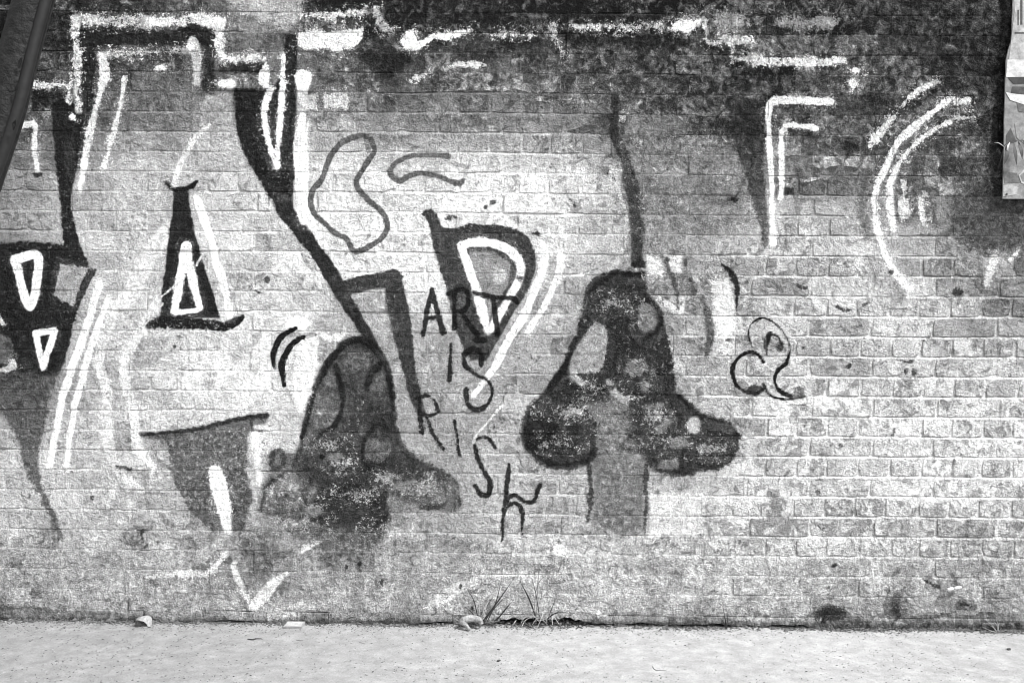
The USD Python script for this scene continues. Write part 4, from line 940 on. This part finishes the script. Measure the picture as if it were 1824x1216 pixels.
def chip(s, r, seed):
    """an irregular little stone"""
    m_ = trimesh.creation.icosphere(subdivisions=1)
    g = np.random.default_rng(seed)
    v = m_.vertices * (1 + g.uniform(-0.25, 0.25, (len(m_.vertices), 1))) * np.asarray(s)
    a = r
    c, s_ = math.cos(a), math.sin(a)
    v = np.stack([v[:, 0] * c - v[:, 1] * s_, v[:, 0] * s_ + v[:, 1] * c, v[:, 2]], 1)
    return v, m_.faces
def on_wall(u, v, y=0.0):
    x, z = to_wall((u, v), y)
    return np.array([x, y, z])
def on_ground(u, v):
    x, y = to_ground((u, v))
    return np.array([x, y, float(ground_z(np.array(x), np.array(y)))])

# leaning post at the left edge: a bent dark trunk with a flat ridge on its right side
POST = plain('dark_weathered_bark', 21, 0.6, 1.5, 34.0, 0.010, 0.2)
RIDGE = plain('black_bark_ridge', 14, 0.6, 0.4, 30.0, 0.003, 0.3)
YP = -0.28
pc = [(118, -260), (92, -120), (60, 0), (33, 100), (8, 200), (-26, 300), (-66, 400), (-130, 560), (-210, 760), (-300, 960), (-372, 1120)]
pts = np.array([on_wall(u, v, YP) for u, v in pc])
pts[-1, 2] = -0.03
s_, _w = spline(pts, 0.05, 4)
post = thing('leaning_post', 'dark leaning trunk with a flat ridge, in front of the wall at the left edge', 'post')
v, f = tube(s_, [0.062, 0.064, 0.066, 0.07, 0.075], 22)
ph = n2(v[:, 0] + v[:, 1], v[:, 2], 9.0, 91)
cen = np.repeat(s_, 22, 0)
dv = v[:-2] - cen
v[:-2] = cen + dv * (1 + 0.16 * (ph[:-2, None] - 0.5))
obj('trunk', (v, f), POST, post, smooth=True)
rp = s_ + np.array([0.062, -0.030, 0.012])
rp[-1, 2] = -0.03
v, f = tube(rp, [0.020, 0.021, 0.022], 10)
obj('ridge', (v, f), RIDGE, post, smooth=True)
for k, (u, vv) in enumerate([(28, 168), (34, 122), (24, 232)]):
    q = on_wall(u, vv, YP - 0.066)
    obj('bark_flake', blade([q, q + [0.004, -0.004, 0.02], q + [0.012, -0.008, 0.034]], [0.002, 0.007, 0.001], (1, 0.2, -0.3), 0.0008), POST, post)

# printed board at the right edge
YB = -0.030
c_tl, c_bl = on_wall(1796, -60, YB), on_wall(1786, 354, YB)
bt, bb = c_tl[2] + 0.25, c_bl[2]
lean = (c_tl[0] - c_bl[0]) / (c_tl[2] - c_bl[2])
bx0 = c_bl[0]
BW = 0.75
def bpt(u, v):
    """pixel -> (across, up) on the board"""
    p = on_wall(u, v, YB - 0.004)
    return p[0] - bx0 - lean * (p[2] - bb), p[2] - bb
def board_poly(poly, y0, y1):
    from shapely.geometry import Polygon
    g = trimesh.creation.extrude_polygon(Polygon(poly).buffer(0), y1 - y0)
    w = np.array(g.vertices)
    return np.stack([bx0 + w[:, 0] + lean * w[:, 1], y0 + w[:, 2], bb + w[:, 1]], 1), g.faces[:, ::-1]
board = thing('printed_board', 'pale printed board screwed to the wall at the right edge, its corner showing', 'sign board')
HB = bt - bb
rag = [(0, 0)] + [(0.004 * (n2(np.array(0.3), np.array(q), 9, 5) - 0.5) * 2 + (0.02 if q > bpt(1800, 110)[1] else 0.0) * sstep(0, .1, np.array(q - bpt(1800, 110)[1])), q) for q in np.linspace(0.02, HB, 30)] + [(BW, HB), (BW, 0)]
obj('panel', board_poly([(float(a), float(b)) for a, b in rag], YB, YB + 0.006), plain('faded_print_grey', 118, 0.7, 0.9, 30, 0.002, 0.2), board)
tones = {}
def pmat(t):
    if t not in tones:
        tones[t] = plain(f'print_tone_{t}', t * 0.9, 0.7, 0.7, 46.0, 0.0012, 0.2)
    return tones[t]
def printed(poly, tone, k, name='print_area'):
    q = [bpt(u, v) for u, v in poly]
    q = [(max(a, 0.001), min(max(b, 0.001), HB - 0.002)) for a, b in q]
    obj(name, board_poly(q, YB - 0.0012 - 0.0005 * k, YB - 0.0002 - 0.0005 * k), pmat(tone), board)
R = 2140
printed([(1804, -100), (R, -100), (R, 106), (1798, 106), (1803, 62), (1808, 20)], 165, 0)
printed([(1818, -40), (1822, -40), (1822, 44), (1818, 44)], 70, 1, 'print_line')
printed([(1813, 18), (1815.5, 18), (1815.5, 45), (1813, 45)], 80, 1, 'print_line')
printed([(1808, 57.5), (R, 57.5), (R, 60), (1808, 60)], 60, 1, 'print_line')
printed([(1795, 106), (R, 106), (R, 137), (1793, 137)], 200, 0)
printed([(1796, 138), (R, 138), (R, 150), (1806, 149)], 62, 0)
printed([(1804, 154), (R, 160), (R, 190), (1802, 165)], 72, 0)
printed([(1791, 164), (1812, 168), (R, 195), (R, 226), (1824, 186), (1800, 178)], 205, 1)
printed([(1812, 184), (R, 200), (R, 235), (1826, 200), (1815, 198)], 95, 0)
printed([(1801, 228), (1806, 240), (1812, 252), (1793, 257), (1793, 240)], 84, 0)
printed([(1808, 220), (1830, 205), (R, 212), (R, 265), (1830, 260), (1812, 245)], 140, 0)
printed([(1789, 306), (1812, 308), (1818, 325), (1790, 326)], 104, 0)
printed([(1815, 312), (1824, 302), (1850, 300), (1860, 320), (1840, 332), (1820, 326)], 168, 1)
printed([(1818, 312), (1826, 306), (1848, 305), (1854, 318), (1840, 327), (1822, 323)], 120, 2)
printed([(1787, 330), (1803, 328), (1815, 334), (1812, 346), (1787, 350)], 165, 0)
sc = bpt(1793.5, 346)
scr = trimesh.creation.cylinder(radius=0.0035, height=0.003, sections=14, transform=trimesh.transformations.rotation_matrix(math.pi / 2, [1, 0, 0]))
scr.apply_translation([bx0 + sc[0] + lean * sc[1], YB - 0.0022, bb + sc[1]])
obj('screw', scr, plain('rusty_screw', 60), board)
for q in (0.05, HB - 0.1):
    bl = trimesh.creation.box(bounds=[[bx0 + 0.03, YB + 0.006, bb + q], [bx0 + BW - 0.03, 0.004, bb + q + 0.045]])
    obj('batten', bl, RIDGE, board)

# drooping leaves in front of the board
LEAF = plain('dull_dark_leaf', 72, 0.6, 0.4, 70, 0.001, 0.3, 0.2)
LEAFP = plain('pale_leaf', 185, 0.6, 0.3, 70, 0.001, 0.3, 0.2)
lv = thing('drooping_weed', 'weed with drooping pointed leaves growing from the gap behind the board', 'weed')
YL = YB - 0.03
stem = [on_wall(1795, 300, 0.0), on_wall(1790, 275, YB - 0.010), on_wall(1789, 260, YL), on_wall(1798, 253, YL), on_wall(1815, 250, YL - 0.005), on_wall(1835, 252, YL)]
stem[0][1] = -0.008; stem[0][0] = bx0 - 0.006; stem[1][0] = bx0 - 0.008
obj('stem', tube(spline(stem, 0.001, 4)[0], [0.0016, 0.001], 6), LEAF, lv)
for (u0, v0, u1, v1, u2, v2, w, mt) in [(1792, 257, 1794, 275, 1789, 293, .0095, LEAF), (1806, 254, 1809, 275, 1811, 294, .0075, LEAF), (1814, 252, 1819, 268, 1821, 284, .008, LEAF),
                                       (1789, 262, 1779, 255, 1771, 254, .0035, LEAFP), (1799, 253, 1795, 262, 1796, 272, .004, LEAFP), (1822, 250, 1830, 262, 1834, 285, .008, LEAF), (1817, 251, 1824, 248, 1832, 258, .004, LEAFP)]:
    p, _ = spline([on_wall(u0, v0, YL), on_wall(u1, v1, YL - 0.012), on_wall(u2, v2, YL - 0.004)], 1, 4)
    obj('leaf', blade(p, [0.001, w, w * 0.8, 0.0004], (1, 0.25, 0.05), 0.0004, 0.4), mt, lv, smooth=True)

# grass tufts at the foot of the wall
GREEN = plain('dark_grass', 50, 0.6, 0.4, 90, 0.0005, 0.3, 0.25)
STRAW = plain('dry_straw', 178, 0.7, 0.3, 90, 0.0005, 0.2, 0.25)
GREYS = plain('grey_dry_leaf', 120, 0.7, 0.3, 90, 0.0005, 0.2, 0.25)
def grass(root, tips, tuft, mat, w, name='blade', bend=0.012):
    for (u, v, y) in tips:
        r = np.array(root) + [rng.uniform(-.008, .008), rng.uniform(-.004, .004), 0]
        t = on_wall(u, v, y)
        mid = (r + t) / 2 + [rng.uniform(-1, 1) * bend * 0.5, -rng.uniform(0, 1) * bend, rng.uniform(0, 1) * bend * 0.6]
        p, _ = spline([r, mid, t], 1, 4)
        d = t - r
        side = np.cross(d, [0, 1, 0.2])
        obj(name, blade(p, [w, w * 1.1, w * .7, 0.0003], side, 0.0003, 0.3), mat, tuft, smooth=True)
def sprig(tuft, mat, items):
    """blades given by the pixels they pass through; the first point is on the ground when it lies below the wall foot"""
    for it in items:
        w, ys, uv = it[0], it[1], it[2:]
        q = []
        for k, (u, v) in enumerate(uv):
            y = ys[0] + (ys[1] - ys[0]) * k / max(len(uv) - 1, 1)
            a = on_wall(u, v, y)
            if k == 0 and v > 1098:
                g_ = to_ground((u, v))
                if g_[1] > -0.25 and g_[1] < -0.012:
                    a = np.array([g_[0], g_[1], float(ground_z(np.array(g_[0]), np.array(g_[1]))) - 0.003])
            a[2] = max(a[2], -0.004)
            q.append(a)
        if len(q) == 2:
            q.insert(1, (q[0] + q[1]) / 2 + [rng.uniform(-.003, .003), -0.004, 0.002])
        pp_, _ = spline(q, 1, 4)
        obj('blade', blade(pp_, [w * 1.0, w * 1.45, w * 1.05, 0.0003], np.cross(q[-1] - q[0], [0, 1, 0.2]), 0.0003, 0.3), mat, tuft, smooth=True)
g1 = thing('grass_tuft', 'upright tuft of dark grass blades rising beside the curled pale scrap', 'grass tuft')
sprig(g1, GREEN, [(.0021, (-.03, -.02), (858, 1108), (880, 1080), (915, 1030)), (.0021, (-.035, -.03), (862, 1108), (874, 1090), (898, 1064)), (.0019, (-.04, -.035), (880, 1106), (890, 1097), (913, 1070)), (.0016, (-.04, -.035), (884, 1106), (894, 1092), (909, 1073)),
                  (.0016, (-.03, -.02), (868, 1106), (884, 1070), (892, 1035)), (.0013, (-.03, -.016), (852, 1106), (845, 1072), (831, 1046)), (.0016, (-.03, -.02), (854, 1108), (850, 1094), (845, 1069)), (.0013, (-.045, -.05), (866, 1110), (874, 1112), (883, 1116)),
                  (.0010, (-.03, -.015), (858, 1106), (866, 1082), (878, 1062)), (.0010, (-.03, -.015), (850, 1104), (840, 1090), (828, 1080))])
sprig(g1, STRAW, [(.0008, (-.03, -.014), (855, 1110), (854, 1060), (853, 1012)), (.0008, (-.03, -.016), (850, 1108), (849, 1090), (849, 1075)), (.0007, (-.03, -.015), (858, 1108), (868, 1075), (880, 1046)), (.0007, (-.02, -.012), (876, 1080), (890, 1040), (905, 1010)), (.0008, (-.03, -.016), (860, 1110), (862, 1085), (872, 1066))])
sprig(g1, GREYS, [(.0011, (-.05, -.04), (868, 1108), (860, 1098), (846, 1097)), (.0011, (-.05, -.05), (872, 1110), (884, 1106), (894, 1108))])
g2 = thing('grass_tuft', 'sprawling half-dry grass tuft hanging over the dark gap under the wall', 'grass tuft')
sprig(g2, GREEN, [(.0022, (-.03, -.016), (956, 1104), (943, 1067), (927, 1036)), (.0012, (-.03, -.016), (962, 1104), (955, 1060), (947, 1028)), (.0020, (-.035, -.04), (970, 1106), (988, 1092), (1008, 1090)), (.0012, (-.05, -.05), (930, 1110), (944, 1116), (952, 1119)), (.0010, (-.03, -.02), (975, 1104), (984, 1080), (990, 1066))])
sprig(g2, GREYS, [(.0011, (-.03, -.012), (950, 1102), (958, 1040), (983, 1018)), (.0010, (-.03, -.012), (955, 1100), (958, 1040), (960, 1001)), (.0011, (-.04, -.03), (980, 1106), (976, 1086), (985, 1074)), (.0012, (-.06, -.05), (940, 1112), (925, 1100), (912, 1098)), (.0010, (-.05, -.05), (990, 1110), (1000, 1100), (1006, 1108))])
sprig(g2, STRAW, [(.0017, (-.06, -.05), (910, 1117), (915, 1110), (920, 1103)), (.0010, (-.05, -.04), (928, 1109), (937, 1098), (964, 1098)), (.0011, (-.08, -.03), (955, 1121), (964, 1101), (971, 1082)), (.0009, (-.03, -.03), (970, 1106), (955, 1088), (931, 1080)), (.0009, (-.04, -.03), (974, 1108), (974, 1092), (973, 1078)),
                  (.0009, (-.06, -.04), (996, 1111), (988, 1098), (986, 1084)), (.0009, (-.06, -.05), (930, 1114), (936, 1104), (947, 1098)), (.0010, (-.06, -.04), (984, 1112), (984, 1100), (992, 1092)), (.0008, (-.05, -.05), (948, 1112), (958, 1100), (974, 1104)), (.0008, (-.04, -.03), (960, 1106), (946, 1090), (940, 1078)), (.0008, (-.05, -.05), (975, 1112), (966, 1104), (950, 1106))])
g3 = thing('grass_tuft', 'small dry straw tuft at the right end of the wall foot', 'grass tuft')
r3 = on_ground(1766, 1119); r3[1] = -0.02; r3[2] = 0.0
grass(r3, [(1770, 1106, -.02), (1760, 1112, -.04), (1784, 1118, -.05), (1792, 1122, -.06), (1768, 1130, -.08), (1775, 1104, -.02), (1757, 1104, -.02), (1750, 1116, -.04), (1780, 1110, -.03), (1763, 1126, -.06)], g3, STRAW, 0.0010, bend=0.02)
grass(r3, [(1752, 1110, -.03), (1758, 1120, -.05), (1772, 1100, -.015)], g3, GREEN, 0.0012, bend=0.02)
g4 = thing('weed_sprig', 'single thin dark sprig standing against the foot of the wall', 'weed')
r4 = on_ground(1289, 1112); r4[1] = -0.022; r4[2] = -0.002
grass(r4, [(1287, 1078, -.02), (1291, 1096, -.02)], g4, GREEN, 0.0012, bend=0.003)
grass(r4, [(1297, 1086, -.02), (1282, 1098, -.03)], g4, GREEN, 0.0016, bend=0.006)

MOSS = plain('dark_moss', 52, 0.9, 0.6, 120, 0.001, 0.1, 0.1)
def moss(label, u, v, wpx, hpx, n, seed):
    g = np.random.default_rng(seed)
    ms = []
    for _ in range(n):
        a, r = g.uniform(0, 6.28), g.random() ** 0.6
        q = on_wall(u + math.cos(a) * r * wpx, v + math.sin(a) * r * hpx, -0.012)
        d = np.array([g.normal(0, .5), -abs(g.normal(0.7, .3)), g.normal(-0.2, .6)]); d /= np.linalg.norm(d)
        L = g.uniform(.006, .016)
        ms.append(blade([q, q + d * L * .5 + [0, 0, .001], q + d * L + [0, 0, -.003]], [.0008, .0022, .0003], np.cross(d, [0.2, 0.1, 1]), .0003))
    obj('moss_clump', join(ms), MOSS, label=label, cat='moss')
moss('dark ragged moss clump at the wall foot, the larger of two on the right', 1482, 1090, 26, 12, 130, 5)
moss('thin dark moss streak at the wall foot right of the larger moss clump', 1597, 1082, 8, 20, 45, 6)
# dry leaf arched on the ground at the left
dl = thing('dry_leaf', 'pale curled dry leaf arched on the ground at the left foot of the wall', 'leaf')
o = on_ground(262, 1110); o[1] = -0.05; o[2] = float(ground_z(np.array(o[0]), np.array(-0.05)))
a = np.linspace(0, math.pi, 13)
P = np.stack([o[0] - 0.004 - 0.026 * np.cos(a) * (1 + 0.15 * np.sin(2 * a)), o[1] + 0.004 * np.sin(3 * a), o[2] + 0.0015 + 0.028 * np.sin(a) ** 0.8], 1)
obj('blade', blade(P, [0.004, 0.010, 0.020, 0.027, 0.024, 0.016], (0.12, 1, 0.10), 0.0005, -0.25), plain('dry_leaf_pale', 150, 0.8, 0.7, 110, 0.001, 0.2, 0.12), dl, smooth=True)
obj('stalk', tube([P[0], P[0] + [-0.008, -0.010, 0.0005], P[0] + [-0.016, -0.014, 0.002]], [0.0012, 0.0008], 6), GREYS, dl)

# curled pale scrap beside the tuft: a bent lump with two ends down
cs = thing('curled_scrap', 'pale curled scrap like a bent root at the foot of the dark grass tuft', 'scrap')
o = on_ground(838, 1116); yS = -0.055; zS = float(ground_z(np.array(o[0]), np.array(yS)))
def sp(u, v, y):
    q = on_wall(u, v, y); q[2] = max(q[2], zS + 0.004); return q
p, w_ = spline([sp(837, 1122, yS - .02), sp(829, 1112, yS - .012), sp(823, 1106, yS), sp(834, 1101, yS + .004), sp(846, 1101, yS + .008), sp(855, 1105, yS + .004), sp(858, 1112, yS)], [.0075, .010, .014, .016, .015, .012, .008], 5)
v, f = tube(p, list(w_ * 0.85), 14)
v = v + (meshkit.fbm(v * 60, 3, 4)[:, None] - 0.5) * 0.005
obj('curl', (v, f), plain('pale_scrap', 132, 0.8, 0.9, 90, 0.006, 0.2), cs, smooth=True)

# flat pale tile fragment
tf = thing('tile_fragment', 'flat pale rectangular tile fragment lying at the wall foot, left of the centre', 'tile')
c0 = on_ground(527, 1113); c0[1] = -0.045
tl = trimesh.creation.box(extents=[0.066, 0.040, 0.012])
tl.vertices[:, 0] += tl.vertices[:, 1] * 0.12
tl.apply_transform(trimesh.transformations.rotation_matrix(0.22, [1, 0, 0]))
tl.apply_translation([c0[0], c0[1], float(ground_z(np.array(c0[0]), np.array(c0[1]))) + 0.006])
obj('slab', tl, plain('tile_white', 140, 0.7, 0.5, 60, 0.0008, 0.3), tf)
obj('glazed_face', (np.array(trimesh.transformations.transform_points(np.array([[-.029, -.016, .0068], [.029, -.016, .0068], [.029, .016, .0068], [-.029, .016, .0068]]), trimesh.transformations.rotation_matrix(0.22, [1, 0, 0]))) + [c0[0], c0[1], float(ground_z(np.array(c0[0]), np.array(c0[1]))) + 0.006], np.array([[0, 1, 2], [0, 2, 3]])), plain('tile_glaze', 158, 0.5, 0.5, 70, 0.0008, 0.3), tf)

# white stub stuck in a crack
st = thing('white_stub', 'small white stub stuck in a crack low on the right of the wall', 'stub')
q0, q1 = on_wall(1688, 1049, -.022), on_wall(1698, 1048, -.022)
obj('stick', tube([q0, (q0 + q1) / 2, q1 + [0, .004, 0]], [0.0055, 0.0055, 0.005], 10), plain('white_paper', 215, 0.6, 0.15), st, smooth=True)
q2 = on_wall(1705, 1046, -.020)
v, f = tube([q1 + [.004, .0, .001], q2, on_wall(1711, 1045, -.012)], [0.004, 0.007, 0.006], 10)
obj('crumpled_end', (v + (meshkit.fbm(v * 90, 2, 7)[:, None] - .5) * .006, f), plain('grey_paper', 175, 0.6, 0.3), st, smooth=True)

# twigs and pebbles on the ground
TW = plain('dark_twig', 60, 0.8, 0.4, 100, 0.001)
def twig(label, pts, r):
    P = [on_ground(u, v) + [0, 0, r * 0.9] for u, v in pts]
    obj('twig', tube(spline(P, 1, 3)[0], [r * .6, r, r * .7, r * .3], 7), TW, smooth=True, label=label, cat='twig')
twig('short dark twig with a thin tail on the ground at the left', [(441, 1139), (450, 1140), (458, 1138), (467, 1138)], 0.0026)
twig('tiny dark twig left of the centre on the ground', [(528, 1140), (540, 1140)], 0.0012)
twig('thin bent twig lying low on the ground right of the centre', [(1162, 1186), (1168, 1192), (1186, 1193)], 0.0011)
twig('dark crumbled bark piece at the ground right of the tile', [(640, 1144), (650, 1145)], 0.0012)
def pebble(label, u, v, s, tone, seed):
    o = on_ground(u, v)
    vv, ff = chip(s, seed * 1.3, seed)
    obj('pebble', (vv + o + [0, 0, s[2] * 0.55], ff), plain(f'pebble_{tone}', tone, 0.8, 0.4) if tone not in tones else tones[tone], smooth=True, label=label, cat='pebble')
for lb, u, v, s, t, k in [
    ('dark crumb of stone below the curled scrap', 888, 1177, (.010, .006, .003), 60, 1), ('small dark crumb above the larger dark crumb', 888, 1157, (.006, .004, .002), 80, 2),
    ('dark flat stone near the right end of the ground', 1797, 1157, (.009, .006, .004), 62, 3), ('pale chip beside the sprawling grass tuft', 1033, 1118, (.008, .006, .005), 140, 4),
    ('pale chip at the foot of the wall left of the thin sprig', 1231, 1108, (.009, .006, .006), 156, 5), ('dark pointed chip left of the small dry tuft', 1690, 1122, (.006, .005, .008), 50, 6),
    ('dark stone at the foot of the wall right of the thin sprig', 1346, 1116, (.008, .006, .008), 55, 7), ('flat grey crumb right of the sprawling tuft', 1020, 1137, (.012, .006, .003), 150, 8)]:
    if t not in tones:
        tones[t] = plain(f'stone_tone_{t}', t, 0.8, 0.4)
    pebble(lb, u, v, s, t, k)

# grit scattered over the ground
def grit(name, n, lo, hi, mat, seed, near):
    g = np.random.default_rng(seed)
    x = g.uniform(-2.5, 2.5, n)
    y = np.where(g.random(n) < near, -np.abs(g.normal(0, 0.05, n)) - 0.012, g.uniform(-1.15, -0.02, n))
    keep = n2(x, y, 4.0, seed) > g.uniform(0.30, 0.62, n)
    x, y = x[keep], y[keep]
    n = len(x)
    z = ground_z(x, y)
    base = np.array([[1, 0, 0], [0, 1, 0], [-1, 0, 0], [0, -1, 0], [0, 0, 1], [0, 0, -1]], float)
    tri = np.array([[0, 1, 4], [1, 2, 4], [2, 3, 4], [3, 0, 4], [1, 0, 5], [2, 1, 5], [3, 2, 5], [0, 3, 5]])
    s = g.uniform(lo, hi, (n, 1, 1)) * np.stack([g.uniform(.8, 2.2, n), g.uniform(.6, 1.1, n), g.uniform(.35, .8, n)], 1)[:, None, :]
    V = base[None] * (1 + g.uniform(-.3, .3, (n, 6, 1))) * s
    a = g.normal(0.6, 0.7, n)
    c, s_ = np.cos(a)[:, None], np.sin(a)[:, None]
    V = np.stack([V[..., 0] * c - V[..., 1] * s_, V[..., 0] * s_ + V[..., 1] * c, V[..., 2]], -1)
    V += np.stack([x, y, z + 0.0006], 1)[:, None]
    F = (tri[None] + (np.arange(n) * 6)[:, None, None]).reshape(-1, 3)
    obj(name, (V.reshape(-1, 3), F), mat, label={'dark_grit': 'dark crumbs and specks scattered over the pale ground', 'pale_grit': 'pale gritty crumbs scattered over the ground by the wall'}[name], cat='grit', kind='stuff')
grit('dark_grit', 9500, 0.0010, 0.0028, plain('grit_dark', 62, 0.9, 0.4), 41, 0.35)
def soil_bank():
    """crumbled soil and mortar gathered along the wall foot"""
    g = np.random.default_rng(77)
    n = 5200
    x = g.uniform(-2.5, 2.5, n)
    dens = 0.25 + 0.75 * n2(x, x * 0, 6.0, 78, 3) ** 2 + 0.35 * sstep(0.8, 1.8, x)
    k = g.random(n) < dens
    x = x[k]; n = len(x)
    y = -0.010 - np.abs(g.normal(0, 0.014, n)) * (0.6 + 0.9 * n2(x, x * 0, 9.0, 79))
    z = ground_z(x, y) + np.maximum(0, 0.010 + 0.35 * (y + 0.012)) * n2(x, x * 0, 12.0, 80)
    base = np.array([[1, 0, 0], [0, 1, 0], [-1, 0, 0], [0, -1, 0], [0, 0, 1], [0, 0, -1]], float)
    tri = np.array([[0, 1, 4], [1, 2, 4], [2, 3, 4], [3, 0, 4], [1, 0, 5], [2, 1, 5], [3, 2, 5], [0, 3, 5]])
    s = g.uniform(0.0014, 0.0052, (n, 1, 1)) * (1 + 1.2 * (g.random((n, 1, 1)) < 0.04)) * np.stack([g.uniform(.8, 1.6, n), g.uniform(.7, 1.2, n), g.uniform(.5, 1.0, n)], 1)[:, None, :]
    V = base[None] * (1 + g.uniform(-.35, .35, (n, 6, 1))) * s
    a = g.uniform(0, 6.3, n)
    c, s_ = np.cos(a)[:, None], np.sin(a)[:, None]
    V = np.stack([V[..., 0] * c - V[..., 1] * s_, V[..., 0] * s_ + V[..., 1] * c, V[..., 2]], -1) + np.stack([x, y, z], 1)[:, None]
    # rubble inside the crumbled gap
    gx_ = g.uniform(GAPX[5], GAPX[-3], 2600)
    gh = np.interp(gx_, GAPX, GAPH)
    kk = g.random(2600) < 0.15 + gh / 0.05
    gx_ = gx_[kk]
    gy_ = g.uniform(-0.006, 0.07, len(gx_))
    gz_ = np.where(gy_ > 0.02, -0.014, ground_z(gx_, np.minimum(gy_, 0.0))) + g.uniform(0, 0.012, len(gx_)) * np.clip(gh[kk] / 0.03, 0, 1)
    s2 = g.uniform(0.002, 0.007, (len(gx_), 1, 1)) * np.stack([g.uniform(.8, 1.8, len(gx_)), g.uniform(.7, 1.2, len(gx_)), g.uniform(.5, 1.0, len(gx_))], 1)[:, None, :]
    V = np.concatenate([V, base[None] * (1 + g.uniform(-.35, .35, (len(gx_), 6, 1))) * s2 + np.stack([gx_, gy_, gz_], 1)[:, None]])
    n = len(V)
    obj('soil_crumbs', (V.reshape(-1, 3), (tri[None] + (np.arange(n) * 6)[:, None, None]).reshape(-1, 3)), plain('dark_soil', 92, 0.95, 0.9, 160), label='dark soil and mortar crumbs gathered along the foot of the wall', cat='soil', kind='stuff')
soil_bank()
grit('pale_grit', 3600, 0.0012, 0.0032, plain('grit_pale', 160, 0.9, 0.3), 42, 0.5)
